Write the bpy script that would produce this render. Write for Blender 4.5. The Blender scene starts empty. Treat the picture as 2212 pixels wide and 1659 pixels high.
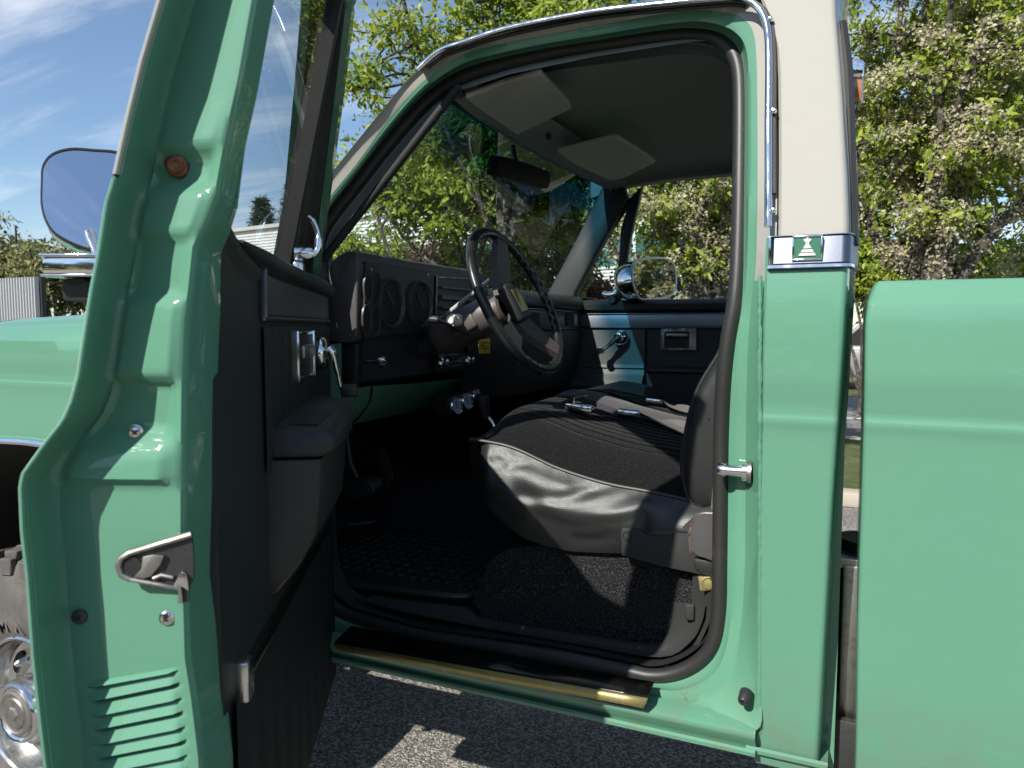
import bpy, bmesh, math, random
import numpy as np
from mathutils import Vector, Matrix
random.seed(7)
scene = bpy.context.scene
COL = scene.collection
R = math.radians
PI = math.pi
V = Vector

# ------------------------------------------------------------------ camera
CAMZ = 1.57
CAM = V((0, -1.35, CAMZ))
FPX, CX, CY = 1600.0, 1106.0, 829.5
YAW = R(24.0)
PITCH = math.atan((829.5 - 706) / FPX)
_R = V((math.cos(YAW), math.sin(YAW), 0))
_F = V((-math.sin(YAW) * math.cos(PITCH), math.cos(YAW) * math.cos(PITCH), -math.sin(PITCH)))
_U = _R.cross(_F)
cam_d = bpy.data.cameras.new("camera")
cam = bpy.data.objects.new("camera", cam_d)
COL.objects.link(cam)
cam.location = CAM
cam.rotation_euler = Matrix((( _R.x, _U.x, -_F.x), (_R.y, _U.y, -_F.y), (_R.z, _U.z, -_F.z))).to_euler()
cam_d.sensor_width = 36
cam_d.lens = 36 * FPX / 2212
cam_d.clip_start = 0.02
cam_d.clip_end = 2000
cam_d.dof.use_dof = True
cam_d.dof.focus_distance = 2.0
cam_d.dof.aperture_fstop = 9.0
scene.camera = cam

# measured photo positions -> points on real planes of the truck
def ray(px, py):
    return _F + _R * ((px - CX) / FPX) - _U * ((py - CY) / FPX)
def at_y(px, py, y):
    d = ray(px, py); return CAM + d * ((y - CAM.y) / d.y)
def at_x(px, py, x):
    d = ray(px, py); return CAM + d * ((x - CAM.x) / d.x)
def at_z(px, py, z):
    d = ray(px, py); return CAM + d * ((z - CAM.z) / d.z)
def at_p(px, py, p, n):
    d = ray(px, py); return CAM + d * ((p - CAM).dot(n) / d.dot(n))
def at_d(px, py, dist):
    return CAM + ray(px, py) * dist
_PROF = [(-1.0, .08), (-.80, .042), (-.74, .032), (-.60, .027), (-.40, .019), (-.20, .0095), (-.176, .008), (-.165, .0050), (-.158, .0052),
         (-.150, .0085), (-.115, .0035), (-.09, 0), (0, 0), (.06, .004), (.10, .012), (.16, .024), (.40, .074), (.60, .125), (.9, .22)]
def ys(z):
    zc = z - CAMZ
    for (a, ya), (b, yb) in zip(_PROF, _PROF[1:]):
        if zc <= b:
            t = max(0, (zc - a) / (b - a)); return ya + (yb - ya) * t
    return _PROF[-1][1]
def at_side(px, py, off=0.0):
    y = off
    for _ in range(25):
        p = at_y(px, py, y); y = y * .4 + .6 * (ys(p.z) + off)
    return at_y(px, py, y)
# open door frame: C = inner rear corner of the door end, E = along the door to its hinge, N = inner side
DC = V((-.606, -.751, 0)); DE = V((-.537, .8436, 0)); DN = V((.8436, .537, 0))
def D(s, n, zc):
    p = DC + DE * s + DN * n; return V((p.x, p.y, CAMZ + zc))
def at_door(px, py, n):
    return at_p(px, py, DC + DN * n, DN)
def at_end(px, py, s):
    return at_p(px, py, DC + DE * s, DE)
def dloc(p):
    q = p - DC; return (q.x * DE.x + q.y * DE.y, q.x * DN.x + q.y * DN.y, p.z - CAMZ)

def lerp(a, b, t): return a + (b - a) * t
def interp(tab, x):
    if x <= tab[0][0]: return tab[0][1]
    for (a, ya), (b, yb) in zip(tab, tab[1:]):
        if x <= b: return ya + (yb - ya) * (x - a) / (b - a)
    return tab[-1][1]
def smooth_path(pts, n=6, closed=False):
    P = [V(p) for p in pts]; out = []; m = len(P)
    rng = range(m) if closed else range(m - 1)
    for i in rng:
        if closed: p0, p1, p2, p3 = P[i - 1], P[i], P[(i + 1) % m], P[(i + 2) % m]
        else: p0, p1, p2, p3 = P[max(i - 1, 0)], P[i], P[i + 1], P[min(i + 2, m - 1)]
        for k in range(n):
            t = k / n
            out.append(.5 * ((2 * p1) + (p2 - p0) * t + (2 * p0 - 5 * p1 + 4 * p2 - p3) * t * t + (3 * p1 - p0 - 3 * p2 + p3) * t ** 3))
    if not closed: out.append(P[-1].copy())
    return out
def resample(pts, n):
    L = [0]
    for a, b in zip(pts, pts[1:]): L.append(L[-1] + (b - a).length)
    out = []; j = 0
    for i in range(n):
        d = L[-1] * i / (n - 1)
        while j < len(L) - 2 and L[j + 1] < d: j += 1
        t = (d - L[j]) / max(1e-9, L[j + 1] - L[j]); out.append(pts[j].lerp(pts[j + 1], min(1, max(0, t))))
    return out

class MB:
    """collects geometry for one mesh object"""
    def __init__(s): s.v = []; s.f = []
    def add(s, verts, faces):
        b = len(s.v); s.v += [tuple(p) for p in verts]; s.f += [tuple(b + i for i in f) for f in faces]; return s
    def grid(s, rows, closed=False, flip=False):
        m = len(rows[0]); vs = [p for r in rows for p in r]; fs = []
        for i in range(len(rows) - 1):
            for j in range(m if closed else m - 1):
                q = (i * m + j, i * m + (j + 1) % m, (i + 1) * m + (j + 1) % m, (i + 1) * m + j)
                fs.append(q[::-1] if flip else q)
        return s.add(vs, fs)
    def loft(s, rings, caps=True):
        b = len(s.v); s.grid(rings, closed=True); m = len(rings[0])
        if caps:
            s.f.append(tuple(b + i for i in range(m))[::-1]); e = b + (len(rings) - 1) * m
            s.f.append(tuple(e + i for i in range(m)))
        return s
    def tube(s, path, r, seg=10, caps=True, flat=None):
        P = [V(p) for p in path]; rings = []; up = None
        for i, p in enumerate(P):
            t = (P[min(i + 1, len(P) - 1)] - P[max(i - 1, 0)]).normalized()
            if up is None:
                up = V((0, 0, 1)) if abs(t.z) < .9 else V((1, 0, 0))
            a = t.cross(up).normalized(); b2 = a.cross(t).normalized(); up = b2
            rr = r[i] if isinstance(r, (list, tuple)) else r
            rings.append([p + a * (rr * math.cos(2 * PI * k / seg)) + b2 * (rr * (flat or 1) * math.sin(2 * PI * k / seg)) for k in range(seg)])
        return s.loft(rings, caps)
    def ring(s, path, r, seg=8):
        """closed tube"""
        P = [V(p) for p in path]; n = len(P); rings = []
        nrm = V((0, 0, 0))
        for i in range(n): nrm += (P[i] - P[0]).cross(P[(i + 1) % n] - P[0])
        nrm.normalize()
        for i in range(n):
            t = (P[(i + 1) % n] - P[i - 1]).normalized(); a = t.cross(nrm).normalized(); b2 = a.cross(t)
            rings.append([P[i] + a * (r * math.cos(2 * PI * k / seg)) + b2 * (r * math.sin(2 * PI * k / seg)) for k in range(seg)])
        return s.grid(rings + [rings[0]], closed=True)
    def prism(s, outline, vec, bevel=0, seg=2):
        bm = bmesh.new(); vec = V(vec)
        a = [bm.verts.new(V(p)) for p in outline]; b = [bm.verts.new(V(p) + vec) for p in outline]
        n = len(a); bm.faces.new(a); bm.faces.new(b[::-1])
        for i in range(n): bm.faces.new((a[i], b[i], b[(i + 1) % n], a[(i + 1) % n]))
        bmesh.ops.recalc_face_normals(bm, faces=bm.faces)
        if bevel:
            ed = [e for e in bm.edges if e.calc_face_angle(0) > .5]
            bmesh.ops.bevel(bm, geom=ed, offset=bevel, segments=seg, profile=.5, affect='EDGES', clamp_overlap=True)
        return s.frombm(bm)
    def frombm(s, bm):
        bm.verts.index_update(); s.add([v.co for v in bm.verts], [[v.index for v in f.verts] for f in bm.faces]); bm.free(); return s
    def box(s, c, size, axes=None, bevel=0, seg=2):
        X, Y, Z = axes or (V((1, 0, 0)), V((0, 1, 0)), V((0, 0, 1))); c = V(c); h = [q / 2 for q in size]
        o = [c - X * h[0] - Y * h[1] - Z * h[2], c + X * h[0] - Y * h[1] - Z * h[2], c + X * h[0] + Y * h[1] - Z * h[2], c - X * h[0] + Y * h[1] - Z * h[2]]
        return s.prism(o, Z * size[2], bevel, seg)
    def lathe(s, prof, o, axis, seg=24, cap=False):
        """prof: (radius, along)"""
        ax = V(axis).normalized(); a = ax.cross(V((0, 0, 1)))
        if a.length < .05: a = ax.cross(V((1, 0, 0)))
        a.normalize(); b = ax.cross(a); o = V(o); rows = []
        for r, h in prof:
            rows.append([o + ax * h + (a * math.cos(2 * PI * k / seg) + b * math.sin(2 * PI * k / seg)) * r for k in range(seg)])
        s.grid(rows, closed=True)
        if cap:
            m = len(s.v); s.f.append(tuple(range(m - seg, m)))
        return s
    def build(s, name, mat, parent=None, sharp=.7, solid=0, flat=False):
        me = bpy.data.meshes.new(name)
        bm = bmesh.new(); vs = [bm.verts.new(p) for p in s.v]
        for f in s.f:
            try: bm.faces.new([vs[i] for i in f])
            except ValueError: pass
        if not flat:
            for f in bm.faces: f.smooth = True
            bm.normal_update()
            for e in bm.edges:
                if len(e.link_faces) == 2 and e.calc_face_angle(0) > sharp: e.smooth = False
        bm.to_mesh(me); bm.free()
        o = bpy.data.objects.new(name, me); COL.objects.link(o)
        if mat: me.materials.append(mat)
        if parent is not None:
            o.parent = parent
            if parent.type == 'EMPTY': o.location = -parent.location
        if solid:
            md = o.modifiers.new("solid", 'SOLIDIFY'); md.thickness = solid; md.offset = 0
        return o
def tag(o, label=None, cat=None, group=None, kind=None):
    if label: o['label'] = label
    if cat: o['category'] = cat
    if group: o['group'] = group
    if kind: o['kind'] = kind
    return o
def thing(name, label, cat, loc, group=None):
    o = bpy.data.objects.new(name, None); COL.objects.link(o); o.location = loc; o.empty_display_size = .1
    return tag(o, label, cat, group)

SUN = V((-.30, -1, .88)).normalized()
# ------------------------------------------------------------------ materials
def mat(name, col, rough=.5, metal=0, coat=0, coat_rough=.03, spec=.5, sheen=0, bump=None, var=None, noise_rough=None, subs=None):
    m = bpy.data.materials.new(name); m.use_nodes = True; nt = m.node_tree; b = nt.nodes['Principled BSDF']
    b.inputs['Base Color'].default_value = (*col, 1); b.inputs['Roughness'].default_value = rough; b.inputs['Metallic'].default_value = metal
    b.inputs['Coat Weight'].default_value = coat; b.inputs['Coat Roughness'].default_value = coat_rough
    b.inputs['Specular IOR Level'].default_value = spec
    if sheen: b.inputs['Sheen Weight'].default_value = sheen; b.inputs['Sheen Roughness'].default_value = .4
    N = nt.nodes.new; L = nt.links.new
    tc = N('ShaderNodeTexCoord')
    if bump:   # list of (kind, scale, strength, distance)
        prev = None
        for kind, sc, st, di in bump:
            if kind == 'noise':
                t = N('ShaderNodeTexNoise'); t.inputs['Scale'].default_value = sc; t.inputs['Detail'].default_value = 3; out = t.outputs['Fac']
            else:
                t = N('ShaderNodeTexVoronoi'); t.inputs['Scale'].default_value = sc; out = t.outputs['Distance']
            L(tc.outputs['Object'], t.inputs['Vector'])
            bp = N('ShaderNodeBump'); bp.inputs['Strength'].default_value = st; bp.inputs['Distance'].default_value = di
            L(out, bp.inputs['Height'])
            if prev: L(prev.outputs['Normal'], bp.inputs['Normal'])
            prev = bp
        L(prev.outputs['Normal'], b.inputs['Normal'])
    if var:    # (scale, colour2, lo, hi)
        t = N('ShaderNodeTexNoise'); t.inputs['Scale'].default_value = var[0]; t.inputs['Detail'].default_value = 6; t.inputs['Roughness'].default_value = .65
        L(tc.outputs['Object'], t.inputs['Vector'])
        mr = N('ShaderNodeMapRange'); mr.inputs['From Min'].default_value = var[2]; mr.inputs['From Max'].default_value = var[3]
        L(t.outputs['Fac'], mr.inputs['Value'])
        mx = N('ShaderNodeMix'); mx.data_type = 'RGBA'; mx.inputs['A'].default_value = (*col, 1); mx.inputs['B'].default_value = (*var[1], 1)
        L(mr.outputs['Result'], mx.inputs['Factor']); L(mx.outputs['Result'], b.inputs['Base Color'])
    if noise_rough:  # (scale, lo, hi)
        t = N('ShaderNodeTexNoise'); t.inputs['Scale'].default_value = noise_rough[0]; t.inputs['Detail'].default_value = 5
        L(tc.outputs['Object'], t.inputs['Vector'])
        mr = N('ShaderNodeMapRange'); mr.inputs['From Min'].default_value = .35; mr.inputs['From Max'].default_value = .7
        mr.inputs['To Min'].default_value = noise_rough[1]; mr.inputs['To Max'].default_value = noise_rough[2]
        L(t.outputs['Fac'], mr.inputs['Value']); L(mr.outputs['Result'], b.inputs['Roughness'])
    return m
GR = (.098, .262, .172)
M = {}
def paint(name, col, dirt, dlo=.66, dhi=.9):
    """old glossy car paint: fine orange peel, hairline scratches, faint dust"""
    m = mat(name, col, .62, spec=.2, coat=.9, coat_rough=.04, bump=[('noise', 2.4, .14, .03), ('noise', 9, .10, .01), ('noise', 160, .02, .002)], var=(7, dirt, dlo, dhi))
    nt = m.node_tree; N = nt.nodes.new; L = nt.links.new; b = nt.nodes['Principled BSDF']
    tc = N('ShaderNodeTexCoord'); mp = N('ShaderNodeMapping'); mp.inputs['Rotation'].default_value = (.5, .9, .4); mp.inputs['Scale'].default_value = (4, 60, 160)
    L(tc.outputs['Object'], mp.inputs['Vector'])
    t = N('ShaderNodeTexNoise'); t.inputs['Scale'].default_value = 3; t.inputs['Detail'].default_value = 4
    L(mp.outputs['Vector'], t.inputs['Vector'])
    mr = N('ShaderNodeMapRange'); mr.inputs['From Min'].default_value = .55; mr.inputs['From Max'].default_value = .75
    mr.inputs['To Min'].default_value = .03; mr.inputs['To Max'].default_value = .16
    L(t.outputs['Fac'], mr.inputs['Value']); L(mr.outputs['Result'], b.inputs['Coat Roughness'])
    # road grime low on the body and small rusty chips
    src = b.inputs['Base Color'].links[0].from_socket
    def mixin(src, fac, col):
        q = N('ShaderNodeMix'); q.data_type = 'RGBA'; L(fac, q.inputs['Factor']); L(src, q.inputs['A']); q.inputs['B'].default_value = (*col, 1); return q.outputs['Result']
    def math_(op, a, b_):
        q = N('ShaderNodeMath'); q.operation = op
        for i, v in enumerate((a, b_)):
            if isinstance(v, (int, float)): q.inputs[i].default_value = v
            else: L(v, q.inputs[i])
        return q.outputs[0]
    ge = N('ShaderNodeNewGeometry'); sp = N('ShaderNodeSeparateXYZ'); L(ge.outputs['Position'], sp.inputs[0])
    lo = N('ShaderNodeMapRange'); lo.inputs['From Min'].default_value = 1.0; lo.inputs['From Max'].default_value = .74; L(sp.outputs['Z'], lo.inputs['Value'])
    g1 = N('ShaderNodeTexNoise'); g1.inputs['Scale'].default_value = 14; g1.inputs['Detail'].default_value = 8; g1.inputs['Roughness'].default_value = .7; L(ge.outputs['Position'], g1.inputs['Vector'])
    gm = N('ShaderNodeMapRange'); gm.inputs['From Min'].default_value = .42; gm.inputs['From Max'].default_value = .75; L(g1.outputs['Fac'], gm.inputs['Value'])
    src = mixin(src, math_('MULTIPLY', math_('MULTIPLY', lo.outputs['Result'], gm.outputs['Result']), .75), (.17, .15, .11))
    g2 = N('ShaderNodeTexNoise'); g2.inputs['Scale'].default_value = 26; g2.inputs['Detail'].default_value = 5; g2.inputs['Roughness'].default_value = .8; L(ge.outputs['Position'], g2.inputs['Vector'])
    ch = N('ShaderNodeMapRange'); ch.inputs['From Min'].default_value = .755; ch.inputs['From Max'].default_value = .775; L(g2.outputs['Fac'], ch.inputs['Value'])
    src = mixin(src, math_('MULTIPLY', ch.outputs['Result'], .8), (.09, .06, .035))
    g3 = N('ShaderNodeTexNoise'); g3.inputs['Scale'].default_value = 1.6; g3.inputs['Detail'].default_value = 4; L(ge.outputs['Position'], g3.inputs['Vector'])
    fd_ = N('ShaderNodeMapRange'); fd_.inputs['From Min'].default_value = .45; fd_.inputs['From Max'].default_value = .68; L(g3.outputs['Fac'], fd_.inputs['Value'])
    src = mixin(src, math_('MULTIPLY', fd_.outputs['Result'], .35), tuple(c * .8 + .03 for c in col))
    L(src, b.inputs['Base Color'])
    return m
M['green'] = paint('green_paint', GR, (.122, .258, .18))
M['cream'] = paint('cream_paint', (.365, .352, .31), (.33, .315, .26))
M['chrome'] = mat('chrome', (.78, .79, .80), .09, 1, noise_rough=(40, .05, .2))
M['satin'] = mat('satin_rod', (.75, .75, .73), .4, .35)
M['brushed'] = mat('brushed_metal', (.15, .165, .20), .38, 1, bump=[('noise', 300, .08, .001)])
M['steel'] = mat('worn_steel', (.42, .40, .37), .42, 1, var=(40, (.22, .19, .16), .5, .8), bump=[('noise', 60, .2, .002)])
M['darksteel'] = mat('dark_steel', (.06, .06, .06), .5, .6, bump=[('noise', 60, .3, .003)])
M['rustdark'] = mat('dark_rust', (.07, .035, .025), .9, bump=[('noise', 150, .6, .002)])
M['rust'] = mat('rusty_steel', (.23, .09, .045), .85, .2, var=(90, (.42, .23, .12), .45, .7), bump=[('noise', 120, .6, .002)])
M['rubber'] = mat('black_rubber', (.022, .022, .022), .46, bump=[('noise', 500, .25, .0006), ('noise', 25, .1, .003)], var=(16, (.06, .06, .058), .6, .85))
M['vinyl'] = mat('black_vinyl', (.017, .0185, .0185), .40, spec=.6, bump=[('voronoi', 520, .35, .0009), ('noise', 30, .12, .004)])
M['trimblack'] = mat('black_trim_plastic', (.019, .021, .021), .48, bump=[('voronoi', 420, .22, .0007)])
M['dash'] = mat('charcoal_dash_vinyl', (.075, .070, .068), .5, bump=[('voronoi', 480, .3, .0008)])
M['dashdark'] = mat('dark_dash_plastic', (.020, .020, .021), .5, bump=[('noise', 300, .15, .0006)])
M['column'] = mat('column_plastic', (.085, .072, .068), .42, bump=[('noise', 400, .12, .0005)])
M['wheelrim'] = mat('worn_wheel_rim_plastic', (.018, .018, .018), .28, spec=.6, noise_rough=(30, .2, .42))
M['velour'] = mat('black_velour', (.006, .006, .0065), .95, sheen=.12, spec=.12, bump=[('noise', 400, .6, .002)], var=(330, (.085, .085, .088), .57, .74))
M['velour_grey'] = mat('grey_velour', (.04, .038, .043), .95, sheen=.3, spec=.2, bump=[('noise', 400, .6, .002)], var=(330, (.14, .135, .14), .57, .74))
M['carpet'] = mat('black_carpet', (.016, .016, .017), 1, spec=.1, bump=[('noise', 300, 1, .006)], var=(300, (.13, .13, .13), .50, .74))
M['webbing'] = mat('belt_webbing', (.12, .11, .105), .8, bump=[('noise', 700, .6, .001)])
M['headliner'] = mat('charcoal_headliner', (.29, .29, .28), .9, bump=[('noise', 500, .15, .0008)])
M['visor'] = mat('grey_visor_vinyl', (.46, .45, .42), .7, bump=[('voronoi', 300, .2, .0006)])
M['trimgrey'] = mat('satin_grey_trim', (.34, .37, .42), .42, .55)
M['gold_tone'] = mat('gold_reflection_and_metal', (.44, .36, .14), .5, .8, var=(60, (.55, .50, .34), .5, .75), bump=[('noise', 80, .3, .001)])  # gold reflection put into the sill nose colour; the retractor bracket's own tone
M['bolt'] = mat('yellow_zinc', (.6, .52, .22), .4, .9)
M['mirror_dark'] = mat('darkened_mirror_glass', (.34, .37, .38), .02, 1)  # darker reflection put into the colour of the passenger mirror
M['mirror'] = mat('mirror_glass', (.86, .88, .9), .0, 1, noise_rough=(30, .0, .05))
M['tag'] = mat('yellow_card', (.78, .52, .03), .7)
M['ink'] = mat('black_ink', (.02, .02, .02), .8)
M['white'] = mat('white_enamel', (.8, .79, .75), .35)
M['emblem_green'] = mat('emblem_green', (.05, .17, .11), .3, coat=.6, var=(25, (.12, .27, .2), .6, .8))
M['amber'] = mat('amber_lens', (.38, .17, .07), .15, coat=1)
M['clearlens'] = mat('clear_lens', (.75, .75, .72), .12, coat=1)
M['red'] = mat('red_plastic', (.13, .035, .03), .5)
M['alu'] = mat('polished_aluminium', (.72, .71, .69), .22, 1, noise_rough=(20, .12, .32))
M['tyre'] = mat('tyre_rubber', (.085, .08, .075), .85, bump=[('noise', 60, .3, .004)], var=(12, (.15, .135, .115), .45, .75))
M['under'] = mat('black_underbody', (.012, .012, .012), .7)
M['sillblack'] = mat('grained_sill_plastic', (.034, .035, .035), .6, spec=.22, bump=[('voronoi', 330, .3, .001)])
M['gauge_face'] = mat('gauge_face', (.42, .45, .48), .4)
M['ring'] = mat('gauge_ring_plastic', (.055, .055, .055), .35)
M['dial'] = mat('dark_dial', (.008, .008, .009), .7)

def glass(name, tint, gloss=.06, tintband=None):
    m = bpy.data.materials.new(name); m.use_nodes = True; nt = m.node_tree; nt.nodes.clear(); N = nt.nodes.new; L = nt.links.new
    out = N('ShaderNodeOutputMaterial'); tr = N('ShaderNodeBsdfTransparent'); gl = N('ShaderNodeBsdfGlossy'); mx = N('ShaderNodeMixShader'); fr = N('ShaderNodeFresnel')
    tr.inputs['Color'].default_value = (*tint, 1); gl.inputs['Roughness'].default_value = 0; fr.inputs['IOR'].default_value = 1.5
    L(fr.outputs['Fac'], mx.inputs['Fac']); L(tr.outputs[0], mx.inputs[1]); L(gl.outputs[0], mx.inputs[2]); L(mx.outputs[0], out.inputs['Surface'])
    if tintband:
        lo, hi, colr = tintband
        tc = N('ShaderNodeTexCoord'); sp = N('ShaderNodeSeparateXYZ'); L(tc.outputs['Object'], sp.inputs[0])
        mr = N('ShaderNodeMapRange'); mr.interpolation_type = 'SMOOTHSTEP'; mr.inputs['From Min'].default_value = lo; mr.inputs['From Max'].default_value = hi
        L(sp.outputs['Z'], mr.inputs['Value'])
        m2 = N('ShaderNodeMix'); m2.data_type = 'RGBA'; m2.inputs['A'].default_value = (*tint, 1); m2.inputs['B'].default_value = (*colr, 1)
        L(mr.outputs['Result'], m2.inputs['Factor']); L(m2.outputs['Result'], tr.inputs['Color'])
    return m
M['glass'] = glass('window_glass', (.93, .96, .95))
M['windshield'] = glass('windshield_glass', (.88, .95, .93), tintband=(CAMZ + .395, CAMZ + .50, (.06, .25, .38)))
# ================================================================== the truck: body
Z = lambda zc: CAMZ + zc
T = thing('pickup_truck', 'mint green and cream pickup truck with its driver door standing open', 'pickup truck', (-.9, .8, 0))
def P(name, mb, m, parent=None, **k): return mb.build(name, M[m] if isinstance(m, str) else m, parent or T, **k)
def label(o, s): o['label'] = s; return o

# ---- lower rear cab corner (green)
XL = -.128
def corner_rows(zs, xf, rad, depth=.9, xl=lambda z: XL, ret=.045):
    rows = []
    for zc in zs:
        z = Z(zc); y = ys(z); x1 = xf(zc); x0 = xl(zc)
        r = [V((x0 + .003, y + ret, z)), V((x0 + .001, y + .006, z)), V((x0 + .006, y, z))]
        for k in range(1, 6): r.append(V((lerp(x0 + .006, x1, k / 5), y, z)))
        q_ = .010
        for k in range(1, 9):
            a = k / 8 * R(80); r.append(V((x1 + q_ * math.sin(a), y + q_ * (1 - math.cos(a)), z)))
        r += [V((x1 + q_ + (rad - q_) * .35, y + .05, z)), V((x1 + rad, y + .14, z)), V((x1 + rad - .002, y + depth, z))]
        rows.append(r)
    return rows
zs = [.155, .12, .10, .08, .04, 0, -.04, -.08, -.09, -.10, -.115, -.13, -.148, -.155, -.160, -.166, -.172, -.185, -.2, -.25, -.3, -.4, -.5, -.6, -.7, -.75, -.79, -.805, -.81]
xf_low = lambda z: interp([(-.8, -.026), (-.3, -.016), (-.1, -.010), (.1, -.005)], z)
mb = MB().grid(corner_rows(zs, xf_low, .024))
P('rear_pillar', mb, 'green')
# ---- upper rear cab corner (cream)
pts_l = [at_side(*q) for q in ((1680, 490), (1681, 300), (1679, 120), (1672, 40))]
pts_r = [at_side(*q) for q in ((1824, 485), (1821, 373), (1811, 187), (1796, 0))]
tl = sorted((p.z - CAMZ, p.x) for p in pts_l); tr = sorted((p.z - CAMZ, p.x) for p in pts_r)
zs = [.157, .17, .2, .25, .3, .35, .4, .45, .5, .55, .6, .625, .640, .652]
tl[-1] = (tl[-1][0], tl[-1][1] - .010); tl.append((.652, tl[-1][1] - .035))
mb = MB().grid(corner_rows(zs, lambda z: interp(tr, z) - .004, .03, .30, lambda z: interp(tl, z), .03))
P('upper_pillar', mb, 'cream')
# roof skin, its own pressing with a seam above the pillar
# cab back wall with its window
bk = MB()
for y0, y1, z0, z1 in ((.1, 1.62, -.82, .12), (.13, .35, .12, .60), (1.35, 1.58, .12, .60), (.35, 1.35, .56, .60)):
    bk.box((0.0 if z0 < 0 else -.05, (y0 + y1) / 2, Z((z0 + z1) / 2)), (.02, y1 - y0, z1 - z0))
P('cab_back', bk, 'green')
P('rear_window', MB().grid([[V((.0, .35, Z(.12))), V((.0, 1.35, Z(.12)))], [V((-.03, .35, Z(.56))), V((-.03, 1.35, Z(.56)))]]), 'glass')
gp = [at_side(1838 + d, r, .05) for r, d in ((50, -20), (140, -8), (250, -3), (400, 1), (530, 6))]
P('rear_gasket', MB().tube(smooth_path(gp, 4), .009, 8), 'rubber')

# ---- door opening: three loops, seal line / recess wall / outer lip
seal = [(684, 660, .12), (686, 590, .12), (688, 500, .115), (769, 388, .11), (843, 295, .11), (918, 213, .11), (993, 164, .105), (1067, 140, .10), (1179, 116, .10), (1291, 99, .10), (1416, 80, .10), (1490, 75, .10),
        (1545, 84, .10), (1580, 110, .10), (1596, 150, .10), (1600, 220, .10), (1599, 373, .10), (1597, 485, .10), (1593, 590, .10), (1586, 662, .10), (1573, 736, .10), (1563, 829, .10), (1558, 942, .10), (1556, 1128, .09),
        (1555, 1230, .08), (1553, 1320, .075), (1540, 1390, .07), (1507, 1430, .07), (1459, 1454, .07), (1407, 1460, .07), (1347, 1448, .07), (1179, 1414, .07), (939, 1378, .07), (819, 1350, .075), (739, 1322, .08), (705, 1290, .08), (688, 1240, .09), (682, 1100, .1), (680, 900, .11)]
rec = [(690, 590, .10), (690, 520, .07), (700, 448, .035), (769, 358, .035), (843, 257, .035), (918, 174, .03), (993, 121, .03), (1067, 99, .03), (1179, 76, .03), (1291, 56, .03), (1416, 33, .03), (1509, 22, .03),
       (1565, 28, .03), (1602, 41, .03), (1624, 67, .03), (1632, 130, .035), (1634, 260, .038), (1634, 400, .04), (1631, 560, .07), (1622, 662, .09), (1616, 736, .09), (1613, 829, .09), (1611, 942, .09), (1610, 1128, .08),
       (1609, 1220, .07), (1602, 1330, .06), (1585, 1435, .045), (1553, 1492, .035), (1490, 1520, .03), (1420, 1514, .03), (1347, 1500, .03), (1179, 1466, .03), (939, 1422, .03), (819, 1396, .03), (739, 1372, .04), (698, 1350, .05), (680, 1300, .07), (674, 1100, .08), (672, 900, .09)]
lip = [(640, 520, .03), (660, 440, .02), (690, 405, .012), (730, 355, .012), (806, 262, .012), (885, 168, .012), (960, 112, .012), (1060, 78, .012), (1179, 52, .012), (1291, 36, .012), (1416, 18, .012), (1520, 8, .012),
       (1600, 0, .012), (1644, 14, .012), (1668, 56, .010), (1676, 130, .008), (1678, 260, .008), (1679, 400, .008), (1674, 560, .006), (1650, 662, .003), (1647, 736, .003), (1647, 829, .003), (1647, 942, .003), (1646, 1128, .003),
       (1645, 1240, .003), (1645, 1380, .002), (1645, 1500, .002), (1634, 1578, -.012), (1530, 1560, -.014), (1440, 1542, -.014), (1347, 1524, -.014), (1179, 1490, -.014), (939, 1442, -.014), (819, 1418, -.014), (739, 1402, -.012), (690, 1385, -.006), (640, 1360, 0), (640, 1100, 0), (640, 900, .01)]
def loop3(tab, n=5): return smooth_path([at_side(a, b, c) for a, b, c in tab], n)
A0, A1, A2 = loop3(seal), loop3(rec), loop3(lip)
nn = len(A0)
def mix(a, b, t, push=0): return [p.lerp(q, t) + V((0, push, 0)) for p, q in zip(a, b)]
inn = [p + V((0, .07, 0)) for p in A0]
i0, i1 = 2 * 5, 18 * 5 + 2      # cream painted part of the outer lip
def midloop(t, k): return loop3([(lerp(a[0], b[0], t), lerp(a[1], b[1], t), lerp(a[2], b[2], k)) for a, b in zip(seal, rec)])
jamb = P('door_jamb', MB().grid([mix(A0, A1, -.15, .012), midloop(.10, .0), midloop(.22, .12), midloop(.42, .45), midloop(.54, .86), midloop(.75, .95), A1, mix(A1, A2, .05)]), 'green')
P('outer_lip', MB().grid([mix(A1, A2, .05)[i1:], mix(A1, A2, .45)[i1:], mix(A1, A2, .75)[i1:], mix(A1, A2, .95, -.002)[i1:], A2[i1:]]), 'green')
P('gutter', MB().grid([mix(A1, A2, .05)[i0:i1 + 1], mix(A1, A2, .45, .002)[i0:i1 + 1], mix(A1, A2, .75, .004)[i0:i1 + 1], mix(A1, A2, .95, -.002)[i0:i1 + 1], A2[i0:i1 + 1], [p + V((0, .04, .01)) for p in A2[i0:i1 + 1]]]), 'cream')
# rubber seal round the opening with its pinch flange inside
P('door_seal', MB().tube([p + V((.006, .004, -.004)) * max(0, min(1, (42 - i) / 12)) for i, p in enumerate(A0)], [.0150 + .0055 * max(0, min(1, (42 - i) / 12)) for i in range(nn)], 14), 'rubber')
P('seal_flange', MB().grid([mix(A0, A1, -.28, .014), mix(A0, A1, -.34, .03), mix(A0, A1, -.34, .075)]), 'trimblack')
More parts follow.
